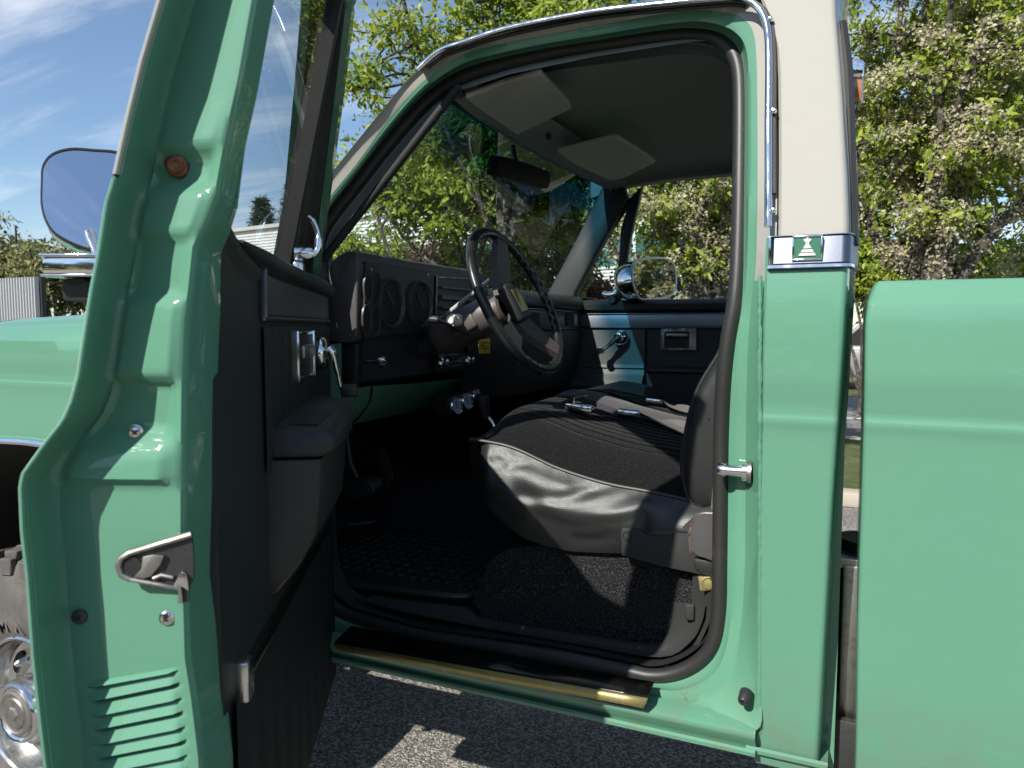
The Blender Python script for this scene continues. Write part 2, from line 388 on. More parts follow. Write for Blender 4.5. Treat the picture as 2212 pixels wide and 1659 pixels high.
# chrome drip rail and its gasket
rail = [(902, 152), (928, 127), (955, 108), (993, 95), (1067, 70), (1140, 52), (1217, 37), (1300, 23), (1416, 10), (1520, 0), (1590, -4), (1628, 8), (1650, 36), (1659, 78), (1661, 150), (1660, 261), (1660, 373), (1659, 490)]
rp = smooth_path([at_side(a, b, -.006) for a, b in rail], 6)
P('drip_rail', MB().tube(rp, .0068, 10), 'chrome')
P('rail_gasket', MB().tube([p + V((.0085, .006, -.002)) for p in rp[66:-4]], .005, 6), 'rubber')
P('rail_gasket', MB().tube([p + V((0, .01, -.0085)) for p in rp[4:64]], .004, 6), 'rubber')
for a, b in ((1671, 240), (1670, 455), (1664, 42)):
    P('rail_screw', MB().lathe([(0, -.006), (.004, -.005), (.0055, -.002), (.0055, .003)], at_side(a, b, -.008), (0, 1, 0), 12), 'chrome')
# roof skin from the drip rail up
rz = sorted((p.x, p.z, p.y) for p in rp[:60])
rows = []
for x in [-.885, -.86, -.82, -.76, -.6, -.45, -.3, -.2, -.12, -.07, -.05]:
    z0 = interp([(a, b) for a, b, c in rz], x) if x < -.2 else interp([(-.2, interp([(a, b) for a, b, c in rz], -.2)), (-.13, .642 + CAMZ), (-.05, .648 + CAMZ)], x)
    y0_ = interp([(a, c) for a, b, c in rz], x); cr = 1 if -.85 < x < -.07 else .35
    rows.append([V((x - (.10 * 4 * (y - .14) * (1.56 - y) / 2.02 if x < -.8 else 0), y, z0 + h)) for y, h in ((y0_ + .004, -.002), (y0_ + .012, .004), (y0_ + .05, .016), (y0_ + .13, .034 * cr), (.5, .06 * cr), (.85, .075 * cr), (1.2, .06 * cr), (1.45, .03 * cr), (1.55, .004), (1.565, -.02))])
P('roof', MB().grid(rows), 'cream', solid=.003)
# ---- rocker below the sill
zr = [at_y(1327, 1529, -.002).z, at_y(1327, 1540, .004).z, at_y(1327, 1548, .03).z, at_y(1327, 1554, .032).z, at_y(1327, 1557, .014).z, at_y(1327, 1571, .016).z]
prof = [(.05, zr[0] + .012), (.020, zr[0] + .006), (.010, zr[0]), (.009, zr[0] - .006), (.012, zr[1]), (.034, zr[2]), (.036, zr[3]), (.020, zr[4]), (.016, zr[4] - .004), (.017, zr[5] + .003), (.022, zr[5]), (.10, zr[5] + .01)]
xs = [-1.25, -1.0, -.8, -.6, -.4, -.25, -.16, -.122]
P('rocker_panel', MB().grid([[V((x, y, z)) for y, z in prof] for x in xs]), 'green')
P('rocker_lip', MB().grid([[V((x, y + .012, z)) for y, z in prof[7:]] for x in (-.14, -.05, .0)]), 'green')
# ---- sill plate: black painted tread with a nose whose gold reflection is painted in
at_pl = lambda a, b, o: at_side(a, b, o)
y0, y1 = .05, -.003
at_pl = at_y
q = [at_pl(759, 1356, y0), at_pl(1100, 1420, y0), at_pl(1347, 1467, y0), at_pl(1413, 1478, y0)]
f = [at_pl(723, 1391, y1), at_pl(1060, 1451, y1), at_pl(1340, 1500, y1), at_pl(1400, 1510, y1)]
b = [at_pl(733, 1402, y1 - .003), at_pl(1060, 1467, y1 - .003), at_pl(1340, 1518, y1 - .003), at_pl(1391, 1528, y1 - .003)]
up = V((0, 0, .004))
rows = [[p + up for p in q], [p.lerp(r, .5) + up for p, r in zip(q, f)], [p.lerp(r, .93) + up for p, r in zip(q, f)], [p + up * .6 for p in f]]
P('sill_plate', MB().grid(rows), mat('black_anodised_plate', (.03, .03, .032), .16, .8), solid=.002)
P('sill_nose', MB().grid([[p + up * .6 + V((0, -.001, 0)) for p in f], [p.lerp(r, .25) + V((0, -.004, 0)) for p, r in zip(f, b)], [p + V((0, -.004, 0)) for p in b]]), 'gold_tone', solid=.002)
# ---- belt moulding wrapped round the corner, with its badge
def mould(zc0, zc1, off, x0=None, xe=.05):
    rows = []
    for zc, o in ((zc0, .002), (zc0 - .002, off), (lerp(zc0, zc1, .5), off), (zc1 + .002, off), (zc1, .002)):
        z = Z(zc); y = ys(z) - o; xf = -.006; rad = .03 + o
        r = [V((x0, y + .006, z)), V((x0 + .003, y, z))] + [V((lerp(x0, xf, k / 4), y, z)) for k in range(1, 5)]
        q_ = .011 + o * .6
        r += [V((xf + q_ * math.sin(k / 8 * R(80)), y + q_ * (1 - math.cos(k / 8 * R(80))), z)) for k in range(1, 9)]
        r += [V((xf + q_ + .005, y + .05, z)), V((xf + q_ + .012, y + .12, z))]; rows.append(r)
    return rows
xm = at_side(1661, 540).x
zt, zb = .158, .098
mo = P('belt_moulding', MB().grid(mould(zt - .004, zb + .008, .007, xm + .006)), 'brushed')
P('moulding_bead', MB().grid(mould(zt, zt - .005, .010, xm)).grid(mould(zb + .009, zb, .011, xm - .002)).box((xm + .002, ys(Z(.13)) - .005, Z(.13)), (.004, .010, .05), bevel=.0015), 'chrome', mo)
def on_side(cx, cz, o):   # small frame on the moulding face
    return V((cx, ys(Z(.13)) - o, Z(cz)))
c = at_side(1744, 536, -.011); hw, hh = .0240, .0210
bz = P('badge', MB().box((c.x, c.y + .001, c.z + hh - .0016), (hw * 2, .010, .0032), bevel=.001).box((c.x, c.y + .001, c.z - hh + .0016), (hw * 2, .010, .0032), bevel=.001).box((c.x + hw - .0016, c.y + .001, c.z), (.0032, .010, hh * 2 - .0064), bevel=.001).box((c.x - hw + .0016, c.y + .001, c.z), (.0032, .010, hh * 2 - .0064), bevel=.001), 'chrome', mo)
P('badge_field', MB().box((c.x, c.y + .001, c.z), (hw * 1.80, .006, hh * 1.78)), 'emblem_green', mo)
e = MB()
def tri(pts):
    e.prism([V((c.x + a * hw, c.y - .0018, c.z + b_ * hh)) for a, b_ in pts], (0, -.0024, 0), .0004, 1)
tri([(-.58, -.62), (.58, -.62), (.47, -.40), (-.47, -.40)]); tri([(-.42, -.33), (.42, -.33), (.34, -.13), (-.34, -.13)]); tri([(-.27, -.03), (.27, -.03), (.08, .38), (-.08, .38)])
tri([(-.08, .36), (.06, .36), (-.14, .74), (-.27, .66)]); tri([(-.06, .36), (.08, .36), (.27, .66), (.14, .74)]); tri([(-.05, .36), (.05, .36), (.07, .82), (-.07, .82)])
P('badge_emblem', e, 'white', mo)
# ---- striker bolt, rubber stop
sp = at_side(1611, 1019, .055)
st = P('striker', MB().lathe([(0, -.050), (.0120, -.050), (.0135, -.047), (.0135, -.036), (.0105, -.0355), (.0105, -.006), (.017, -.006), (.0175, -.003), (.0175, .004), (.0, .004)], sp, (1, 0, 0), 24), 'alu')
P('striker_washer', MB().lathe([(0, .0), (.0195, 0), (.0205, .003), (.0205, .008), (0, .008)], sp + V((.003, 0, 0)), (1, 0, 0), 24), 'steel')
bp = at_side(1612, 1500, -.0)
P('door_stop', MB().lathe([(.0125, 0), (.012, .008), (.0095, .024), (.007, .027), (.003, .0265), (.0025, .022), (0, .022)], bp + V((0, .006, 0)), (-.15, -.9, -.25), 18), 'rubber')
from mathutils.bvhtree import BVHTree
def on_mesh(ob, px, py, lift=.0008):
    bt = BVHTree.FromPolygons([v.co for v in ob.data.vertices], [tuple(p.vertices) for p in ob.data.polygons]); d = ray(px, py).normalized(); h = bt.ray_cast(CAM, d); return h[0] - d * lift if h[0] else None
sc_pts = [on_mesh(jamb, a, b) for a, b in ((1470, 1487), (1477, 1483), (1483, 1486), (1484, 1494), (1481, 1500), (1484, 1510), (1483, 1516), (1479, 1510), (1477, 1501), (1471, 1497))]
if all(sc_pts): P('paint_scrape', MB().add(sc_pts, [tuple(range(len(sc_pts)))]), mat('scraped_primer', (.16, .15, .10), .9, var=(300, (.06, .045, .03), .45, .6)))
# ---- inner sill: black plastic scuff trim, carpet, floor
P('sill_trim', MB().grid([[at_side(a, b, o) for a, b in l] for l, o in (
    (((690, 1255), (760, 1312), (939, 1362), (1179, 1398), (1340, 1430), (1440, 1440), (1505, 1405), (1535, 1340), (1540, 1240)), .10),
    (((702, 1250), (772, 1300), (945, 1348), (1185, 1384), (1340, 1414), (1430, 1424), (1490, 1390), (1516, 1335), (1520, 1240)), .14),
    (((720, 1246), (790, 1292), (950, 1335), (1190, 1368), (1340, 1396), (1425, 1402), (1474, 1372), (1494, 1330), (1496, 1240)), .16))] ), 'sillblack', sharp=1.2)
ki = [(800, 1285), (900, 1300), (1000, 1312), (1030, 1330), (1100, 1345), (1250, 1368), (1400, 1390), (1436, 1378), (1450, 1345), (1456, 1300)]
ko = [(790, 1300), (900, 1328), (1012, 1350), (1050, 1358), (1110, 1368), (1260, 1394), (1425, 1420), (1490, 1388), (1516, 1345), (1524, 1306)]
def smi(t, o): return smooth_path([at_side(lerp(a[0], b[0], t), lerp(a[1], b[1], t), o) for a, b in zip(ki, ko)], 4)
P('scuff_trim', MB().grid([[p + V((0, .03, -.01)) for p in smi(0, .162)], smi(0, .158), smi(.10, .150), smi(.5, .140), smi(.62, .1375), smi(.68, .133), smi(.80, .130), smi(1, .112)]), 'sillblack', sharp=1.3)
bx = at_side(1490, 1322, .130)
P('trim_boss', MB().box(bx, (.020, .010, .034), bevel=.004, seg=3), 'sillblack')
# bead of old seam sealer where the jamb meets the cab corner
sb_ = [at_side(1642 + .5 * math.sin(r_ * .07), r_, .0018) + V((random.uniform(-.0006, .0006), 0, 0)) for r_ in range(596, 1590, 7)]
P('seam_sealer', MB().tube(sb_, [.0030 + random.uniform(-.0007, .0012) for _ in sb_], 7), 'green')
for a, b in ((1129, 1357), (1492, 1334), (1381, 1401), (1135, 1445)):
    P('trim_screw', MB().lathe([(0, -.004), (.003, -.004), (.0048, -.001), (.0048, .004)], at_side(a, b, .145 if b < 1440 else .05), (0, 1, 0), 12), 'steel')
FL = -.70
P('floor_carpet', MB().grid([[V((x, y, Z(z))) for x in np.linspace(-1.75, -.02, 30)] for y, z in ((.10, FL - .02), (.17, FL - .015), (.2, FL), (.5, FL + .004), (.72, FL + .02), (.8, FL + .10), (.9, FL + .16), (1.05, FL + .16), (1.12, FL + .1), (1.2, FL + .02), (1.55, FL))]), 'carpet')
# carpeted riser under the seat
rs = [at_side(a, b, .165) for a, b in ((1020, 1296), (1050, 1215), (1090, 1190), (1200, 1180), (1400, 1180), (1560, 1200))]
lo = [at_side(a, b, .165) for a, b in ((1020, 1300), (1045, 1332), (1100, 1350), (1250, 1372), (1400, 1394), (1560, 1400))]
P('seat_riser', MB().grid([lo, [p.lerp(r, .5) + V((0, .006, 0)) for p, r in zip(lo, rs)], [p + V((0, .02, 0)) for p in rs], [p + V((0, .25, .03)) for p in rs]]), 'carpet')
P('firewall', MB().grid([[V((-1.35, y, Z(.1))), V((-1.62, y, Z(-.3))), V((-1.70, y, Z(-.5))), V((-1.45, y, Z(FL)))] for y in np.linspace(.06, 1.6, 10)]), 'carpet')
P('cowl_side', MB().box((-1.5, 1.60, Z(-.32)), (.72, .03, .84)), 'trimblack')
P('toe_board', MB().box((-1.72, .85, Z(-.32)), (.03, 1.5, .84)), 'carpet')
P('kick_panel', MB().grid([[V((-1.75, .14, Z(.1))), V((-1.2, .14, Z(.1)))], [V((-1.75, .12, Z(FL))), V((-1.17, .12, Z(FL)))]]), 'trimblack')
# underside: closes the cab below
P('underbody', MB().box((-.62, .85, Z(-.76)), (1.2, 1.3, .08)).box((-.6, .45, Z(-.90)), (4.5, .09, .17)).box((-.6, 1.2, Z(-.90)), (4.5, .09, .17)), 'under')
P('cross_member', MB().box((-.5, .8, Z(-.9)), (.12, .8, .06)).tube([V((-1.2, .8, Z(-.9))), V((.6, .8, Z(-.95)))], .1, 12), 'under')
# ---- bed
def bed_rows(xs_, prof_):
    return [[V((x, y, Z(z))) for y, z in prof_] for x in xs_]
zt = at_y(1900, 606, .02).z - CAMZ
bp_ = [(.16, zt - .05), (.16, zt - .012), (.155, zt), (.06, zt + .001), (.034, zt), (.030, zt - .002), (.0285, zt - .005), (.012, zt - .034), (.0095, zt - .037), (.0080, zt - .041)] + [(.006 if z > .01 else ys(Z(z)) + .003 * (z > -.05), z) for z in (.02, 0, -.04, -.07, -.088, -.095, -.105, -.115, -.13, -.142, -.150, -.156, -.161, -.167, -.174, -.185, -.22, -.3, -.4, -.5, -.6, -.7, -.8, -.9)]
XB = at_y(1868, 800, 0).x
bx_ = sorted((q.z - CAMZ, q.x - XB) for q in [at_y(a, b, c) for a, b, c in ((1889, 612, .02), (1876, 642, .012), (1869, 690, .004), (1868, 760, .002), (1866, 900, .004), (1860, 1100, .008), (1853, 1300, .014), (1848, 1655, .04))])
rows = []
for k in range(7):
    a = k / 6 * PI / 2; q_ = .009
    rows.append([V((XB + q_ - q_ * math.cos(a), y + q_ - q_ * math.sin(a), Z(z - .010 * (1 - math.sin(a)) * (i < 7)))) for i, (y, z) in enumerate(bp_)])
for r in rows:
    for p in r:
        zc = p.z - CAMZ; p.x += interp(bx_, zc)
rows = [[V((p.x, p.y + .18, p.z)) for p in rows[0]]] + rows
xs2 = [.2, .5, 1.0, 1.6, 2.2]
rows += bed_rows(xs2, bp_)
bed = P('cargo_bed', MB().grid(rows), 'green')
P('bed_front', MB().box((XB + .06, .85, Z(-.32)), (.03, 1.35, .76)), 'green', bed)
P('bed_floor', MB().box((1.15, .85, Z(-.52)), (2.1, 1.5, .03)).box((1.15, 1.58, Z(-.3)), (2.1, .05, .75)), 'green', bed)
P('tailgate', MB().box((2.2, .85, Z(-.25)), (.04, 1.5, .55), bevel=.01), 'green', bed)
# things seen low in the gap between cab and bed
P('exhaust_shield', MB().tube([V((.06, .26, Z(-.42))), V((.055, .26, Z(-.56)))], .055, 18).tube([V((.055, .26, Z(-.56))), V((.04, .24, Z(-.72)))], .05, 18), 'darksteel')
P('frame_bracket', MB().box((.03, .17, Z(-.62)), (.03, .02, .34), bevel=.004).box((.035, .2, Z(-.45)), (.09, .06, .02), bevel=.003), 'steel')
P('frame_plate', MB().box((.02, .14, Z(-.82)), (.16, .02, .16), bevel=.004), 'darksteel')
# cab marker lamp behind the pillar
lm = at_y(1846, 185, .2)
P('cab_lamp', MB().box(lm + V((.000, 0, -.004)), (.030, .05, .066), bevel=.008), 'amber')
P('lamp_bezel', MB().box(lm + V((-.002, -.004, .022)), (.034, .056, .034), bevel=.008), 'chrome')

# ---- front fender, hood, wheel
XW, RW = -2.02, .465
hub = at_y(52, 1590, -.04); XW = hub.x; WZ = RW
def zbot(x):
    d = abs(x - XW); return interp([(0, -.325), (.34, -.335), (.44, -.37), (.52, -.5), (.58, -.72), (.60, -.78)], d)
rows = []
for x in np.concatenate([np.linspace(-3.0, XW - .62, 5), np.linspace(XW - .6, XW + .6, 49), [-1.30, -1.2]]):
    top = interp([(-3, -.03), (-2.3, .022), (-1.2, .062)], x)
    r = [V((x, .40, Z(top + .004))), V((x, .22, Z(top + .008))), V((x, .12, Z(top + .003))), V((x, .07, Z(top - .012))), V((x, .035, Z(top - .04)))]
    zb_ = zbot(x)
    for z in (0, -.04, -.08, -.10, -.115, -.13, -.148, -.156, -.162, -.170, -.185, -.21, -.25, -.29):
        r.append(V((x, ys(Z(z)) + .012 * (z > -.02), Z(min(z, top - .06)))))
    for k in range(7): z = lerp(-.30, zb_, k / 6); r.append(V((x, ys(Z(z)) - .006 * (k > 4), Z(z))))
    r.append(V((x, ys(Z(zb_)) + .03, Z(zb_ + .002)))); rows.append(r)
P('front_fender', MB().grid(rows), 'green')
P('arch_moulding', MB().tube([V((x, ys(Z(zbot(x))) - .008, Z(zbot(x) - .004))) for x in np.linspace(XW - .58, XW + .58, 40)], .011, 8), 'chrome')
P('wheel_house', MB().grid([[V((XW + .6 * math.cos(a), y, Z(-.36) - .42 + .62 * math.sin(a) * .72)) for a in np.linspace(0, PI, 16)] for y in (.03, .5)]), 'under')
P('inner_fender', MB().box((XW, .52, 1.32), (1.5, .04, .50)), 'under')
P('engine_block', MB().box((XW + .1, .85, 1.05), (.8, .4, .6), bevel=.05), 'under')
P('hood', MB().grid([[V((x, y, Z(interp([(-3, -.03), (-2.3, .022), (-1.2, .062)], x) + h))) for x in (-3.0, -2.3, -1.7, -1.22)] for y, h in ((.36, .0), (.40, .012), (.85, .02), (1.3, .012), (1.34, 0), (1.66, -.02))]), 'green', solid=.004)
P('front_end', MB().box((-3.0, .83, .98), (.06, 1.6, .75), bevel=.02), 'under')
P('cowl_wall', MB().box((-1.75, .85, 1.25), (.02, 1.3, .7)), 'under')
def wheel(cx, cy, sgn):
    ax = V((0, -sgn, 0)); c = V((cx, cy, WZ)); W = .15
    prof = [(.195, .14), (.225, .158), (.27, .167), (.32, .166), (.385, .160), (.42, .148), (.438, .135), (.442, .10), (.444, -.10), (.438, -.135), (.36, -.16), (.2, -.14)]
    wh = P('front_wheel', MB().lathe(prof, c, ax, 64), 'tyre')
    tr_ = MB()
    for k in range(30):
        for row, (off, h0, h1) in enumerate(((.115, .032, .05), (.045, .03, .03), (-.045, .03, .03), (-.115, .032, .05))):
            a = (k + (.5 if row % 2 else 0)) / 30 * 2 * PI; rd = V((math.cos(a), 0, math.sin(a))); td = V((-math.sin(a), 0, math.cos(a)))
            tr_.box(c + rd * (.450) + ax * off, (.056 if row in (0, 3) else .05, .07, .026), (td, (ax + td * (.25 if row % 2 else -.25)).normalized(), rd), .004, 1)
        for sg in (1,):
            a = (k + .0) / 30 * 2 * PI; rd = V((math.cos(a), 0, math.sin(a))); td = V((-math.sin(a), 0, math.cos(a)))
            tr_.box(c + rd * .418 + ax * .152, (.05, .022, .05), (td, ax, rd), .004, 1)
    P('tread', tr_, 'tyre', wh)
    rm = P('rim', MB().lathe([(.208, .13), (.213, .15), (.207, .155), (.200, .150), (.194, .12), (.185, .085), (.165, .075), (.15, .08), (.115, .095), (.10, .10), (.0, .10)], c, ax, 64), 'alu', wh)
    for k in range(8):
        ho = MB()
        a = (k + .3) / 8 * 2 * PI; rd = V((math.cos(a), 0, math.sin(a))); td = V((-math.sin(a), 0, math.cos(a)))
        o_ = c + rd * .158 + ax * .078
        ho.prism([o_ + td * (.040 * math.cos(t)) + rd * (.022 * math.sin(t)) for t in np.linspace(0, 2 * PI, 17)[:-1]], ax * .004)
        P('rim_slot', ho, 'under', wh)
    P('hub_cap', MB().lathe([(.088, .095), (.092, .12), (.090, .175), (.082, .185), (.074, .182), (.070, .176), (.0, .176)], c, ax, 40), 'chrome', wh)
    P('hub_badge', MB().lathe([(.066, .176), (.066, .184), (.058, .187), (.052, .183), (.046, .183), (.043, .187), (0, .187)], c, ax, 32).lathe([(.022, .187), (.018, .192), (0, .194)], c, ax, 6), 'steel', wh)
    for k in range(6):
        a = k / 6 * 2 * PI + .2; P('lug_nut', MB().lathe([(.012, .09), (.011, .115), (.004, .122), (0, .122)], c + V((math.cos(a), 0, math.sin(a))) * .135, ax, 8), 'chrome', wh)
    # raised sidewall letters
    for ch, a0 in (('M', -15), ('K', 2)):
        cu = bpy.data.curves.new('letter', 'FONT'); cu.body = ch; cu.size = .062; cu.extrude = .0025; cu.align_x = 'CENTER'; cu.offset = .001
        ob = bpy.data.objects.new('tmp', cu); COL.objects.link(ob)
        dg = bpy.context.evaluated_depsgraph_get(); me = bpy.data.meshes.new_from_object(ob.evaluated_get(dg)); bpy.data.objects.remove(ob)
        a = R(a0) ; rd = V((math.sin(a), 0, math.cos(a))); td = V((math.cos(a), 0, -math.sin(a)))
        mb2 = MB(); mb2.add([c + rd * (.232 + v.co.y) + td * v.co.x + ax * (.163 + v.co.z) for v in me.vertices], [tuple(p.vertices) for p in me.polygons])
        P('sidewall_letter', mb2, 'tyre', wh)
    return wh
wheel(XW, .12, 1)
# far front wheel and axle, rear wheels: plain but whole, they cast shadows below
for x in (XW, 1.25): P('axle', MB().tube([V((x, .2, WZ)), V((x, 1.55, WZ))], .05, 12), 'under')
for x, y in ((XW, 1.55), (1.25, .12), (1.25, 1.55)):
    P('wheel', MB().lathe([(.0, -.12), (.24, -.13), (.26, -.155), (.38, -.16), (.45, -.13), (.462, 0), (.45, .13), (.38, .16), (.26, .155), (.24, .13), (0, .1)], V((x, y, WZ)), (0, 1, 0), 40), 'tyre')
# ================================================================== driver door (standing open)
LIP = -.026
def tn(pts, s=-.05):     # photo edge -> (z, n) table on the door end
    return sorted((dloc(at_end(a, b, s))[2], dloc(at_end(a, b, s))[1]) for a, b in pts)
t_lip = tn([(338, 0), (299, 131), (269, 254), (239, 392), (224, 440), (209, 541), (194, 619), (187, 661), (164, 811), (149, 867), (131, 908), (90, 960), (44, 1024), (39, 1053), (40, 1080), (43, 1150), (54, 1242), (67, 1422), (83, 1566), (94, 1659)], LIP)
t_r = tn([(548, 0), (518, 169), (490, 295), (467, 422), (446, 480), (420, 531), (411, 619), (400, 700), (396, 830), (394, 1000), (394, 1150), (400, 1314), (403, 1422), (417, 1512), (432, 1638)], 0)
t_q = tn([(556, 0), (526, 169), (499, 295), (484, 422), (470, 531), (463, 619), (456, 760), (453, 900), (453, 1062), (448, 1242), (461, 1350), (471, 1494), (489, 1659)], .07)
t_b = tn([(448, 0), (373, 261), (370, 303), (381, 336), (343, 407), (325, 485), (332, 515), (313, 619), (310, 632), (295, 647), (265, 807), (278, 833), (276, 915), (258, 953), (209, 986), (187, 1031), (205, 1046), (175, 1106), (194, 1314), (191, 1400), (167, 1469), (176, 1520), (234, 1640)], 0)
zrow = lambda r, px=300: dloc(at_end(px, r, 0))[2]
ZTOP, ZBOT = .60, -.87
def ext(t, z):           # straight continuation beyond the frame
    if z > t[-1][0]:
        (z0, a), (z1, b) = t[-3], t[-1]; return b + (b - a) / (z1 - z0) * (z - z1)
    return interp(t, z)
steps = [(zrow(1700), 0), (zrow(1050), .000), (zrow(1038), -.010), (zrow(985), -.006), (zrow(925), .010), (zrow(835), .008), (zrow(812), -.008), (zrow(655), -.004), (zrow(628), .006), (zrow(520), .004), (zrow(500), -.006), (zrow(415), -.004), (zrow(375), .010), (zrow(335), .010), (zrow(300), -.004), (zrow(200), 0), (.62, 0)]
steps = sorted(steps)
def louver(z, n):
    px_f = (n - n_l(z)) / max(.02, n_r(z) - n_l(z))
    zz = z; z0 = zrow(1488)
    if zz > z0 + .004 or px_f < .22 or px_f > .9: return 0
    k = ((z0 - zz) / .0165) % 1.0; fade = min(1, (px_f - .22) / .05, (.9 - px_f) / .06)
    d = -.006 + .010 * (1 - k) if k > .16 else .012
    return d * fade
n_l = lambda z: ext(t_lip, z); n_r = lambda z: ext(t_r, z); n_q = lambda z: max(ext(t_q, z), n_r(z) + .006)
zz = [float(z) for z in np.concatenate([np.arange(ZTOP, zrow(1440), -.006), np.arange(zrow(1440), ZBOT, -.0022)])]
rows = []
for z in zz:
    a, c_ = n_l(z), n_r(z); g = interp(steps, z); r = []
    lipw = .0065
    chan = [(a + lipw, LIP), (a + lipw + .0005, LIP * .6), (a + lipw + .002, .004), (a + lipw + .0035, .018), (a + lipw + .010, .026 + g * .5)]
    sh = .030 * min(1, max(0, (zrow(1400) - z) / .05))
    for n, s in chan: r.append(D(s, n, z))
    m = 26
    for k in range(1, m):
        n = lerp(a + lipw + .010, c_ - .004, k / m); w = min(1, (m - k) / 4.) * min(1, k / 3)
        fold = .012 * math.exp(-((k / m - .93) / .035) ** 2) if -.02 < z < .03 else 0
        r.append(D((.026 * (1 - k / m)) + g * w + louver(z, n), n, z + sh * (k / m - .3)))
    r += [D(.0, c_ - .002, z), D(.003, c_ + .001, z), D(.012, c_ + .003, z), D(interp([(.02, .07), (.2, .05)], z), n_q(z), z), D(interp([(.02, .10), (.2, .056)], z), n_q(z) + .001, z)]
    rows.append(r)
door = P('driver_door', MB().grid(rows), 'green', sharp=.9)
# hemmed edge of the outer skin, cream above the paint break
zbreak = zrow(394, 240)
def hem(z0, z1):
    rr = []
    for z in np.arange(z0, z1, -.008):
        a = n_l(z); rr.append([D(LIP + .004, a + .0070, z), D(LIP, a + .0062, z), D(LIP - .0025, a + .004, z), D(LIP - .0025, a + .002, z), D(LIP, a, z), D(-.01, a - .002, z), D(.056 if z > .15 else .1, a - .002, z)])
    return MB().grid(rr)
P('door_hem', hem(ZTOP, zbreak), 'cream', door)
P('door_hem', hem(zbreak, ZBOT), 'green', door)
# outer skin
rows = []
for z in np.arange(.155, ZBOT, -.02):
    rows.append([D(s, n_l(z) - .002 + (.004 if s > .9 else 0), z) for s in np.linspace(.1, 1.0, 12)])
P('door_skin', MB().grid(rows), 'green', door)
P('door_bottom', MB().grid([[D(s, n, ZBOT + .002) for s in (-.04, .3, .7, 1.0)] for n in (n_l(ZBOT), n_r(ZBOT), n_q(ZBOT))]), 'green', door)
# window frame: rear post (inside faces), top rail, front post
ng = lambda z: -.022 + .235 * (z - .13)
rr = []
for z in np.arange(ZTOP, .10, -.02):
    rr.append([D(.056, n_q(z) + .001, z), D(.060, n_q(z) - .005, z), D(.052, ng(z) + .012, z), D(.052, ng(z) - .03, z), D(.056, n_l(z) - .002, z)])
P('window_post', MB().grid(rr), 'green', door)
fp = [(1.0, .10), (.955, .15), (.885, .25), (.805, .36), (.70, .50), (.63, .585)]    # front post line (s, z)
def post(o0, o1, n0, n1, extra=0):
    rr = []
    for s, z in fp:
        nn0 = .008 + .235 * (z - .15)
        rr.append([D(s + o0, nn0 + n0, z), D(s + o0, nn0 + n1, z), D(s + o1, nn0 + n1, z), D(s + o1, nn0 + n0, z)])
    return MB().loft(rr)
P('front_post', post(-.05, .0, -.09, .0), 'green', door)
P('vent_seal', post(-.075, -.05, -.07, -.012), 'under', door)
P('top_rail', MB().loft([[D(s, n, z) for n, z in ((.02, .575), (.10, .575), (.115, .61), (.10, .63), (.03, .63))] for s in (.0, .2, .4, .63)]), 'green', door)
# divider bar and glass
dv = [(.60, .10), (.585, .2), (.565, .35), (.545, .5), (.535, .58)]
def bar(o0, o1, n0, n1): return MB().loft([[D(s + o0, ng(z) + n0, z), D(s + o0, ng(z) + n1, z), D(s + o1, ng(z) + n1, z), D(s + o1, ng(z) + n0, z)] for s, z in dv])
P('vent_divider', bar(0, .03, -.02, .012), 'under', door)
P('glass_channel', bar(.034, .05, -.02, .008), 'under', door)
P('window_glass', MB().grid([[D(.05, ng(z), z), D(.3, ng(z), z), D(interp([(b, a) for a, b in dv], z) + .01, ng(z), z)] for z in (.08, .2, .35, .5, .60)]), 'glass', door)
P('vent_glass', MB().grid([[D(interp([(b, a) for a, b in dv], z) + .045, ng(z) - .004, z), D(interp([(b, a) for a, b in fp], z) - .07, ng(z) - .004, z)] for z in (.11, .2, .35, .5, .57)]), 'glass', door)
P('glass_seal', MB().tube([D(.055, ng(z) + .006, z) for z in (.10, .3, .45, .6)], .006, 6), 'rubber', door)
# vent latch
lp = D(.60, ng(.15) + .014, .135)
P('vent_latch', MB().lathe([(.014, 0), (.015, .012), (.011, .03), (.008, .034), (0, .034)], lp, DN, 16).tube(smooth_path([lp + DN * .028 + V((0, 0, -.004)), lp + DN * .040 + V((0, 0, .008)) + DE * .004, lp + DN * .042 + V((0, 0, .035)) + DE * .008, lp + DN * .034 + V((0, 0, .060)) + DE * .009, lp + DN * .024 + V((0, 0, .070)) + DE * .010], 6), [.0070] * 12 + [.005] * 8 + [.0035] * 5, 10), 'chrome', door)
P('latch_base', MB().box(lp + V((0, 0, -.035)) + DN * .006, (.03, .02, .04), (DE, DN, V((0, 0, 1))), .006), 'chrome', door)
# ---- inner trim panel
T0, T1 = D(.08, -.034, 0), D(.97, .010, 0)
TE = (T1 - T0).normalized(); TN = TE.cross(V((0, 0, -1))).normalized()
if TN.dot(DN) < 0: TN = -TN
TL = (T1 - T0).length
def tp(s, n, zc):        # s along the trim from its rear edge
    p = T0 + TE * s + TN * n; return V((p.x, p.y, Z(zc)))
def at_t(px, py, n=0): return at_p(px, py, T0 + TN * n, TN)
def ts(px, py, n=0):
    p = at_t(px, py, n); q = p - T0; return (q.x * TE.x + q.y * TE.y, p.z - CAMZ)
AX = (TE, TN, V((0, 0, 1)))
rr = []
for s in np.linspace(0, TL, 40):
    top = interp([(0, .165), (.02, .163), (.06, .142), (.12, .118), (.2, .106), (TL, .104)], s)
    r = [tp(s, -.03, top - .004), tp(s, -.012, top + .003), tp(s, .002, top), tp(s, .010, top - .012), tp(s, .010, top - .03), tp(s, .004, top - .04)]
    for z in np.linspace(top - .05, -.84, 16): r.append(tp(s, .004, z))
    r.append(tp(s, -.02, -.855)); rr.append(r)
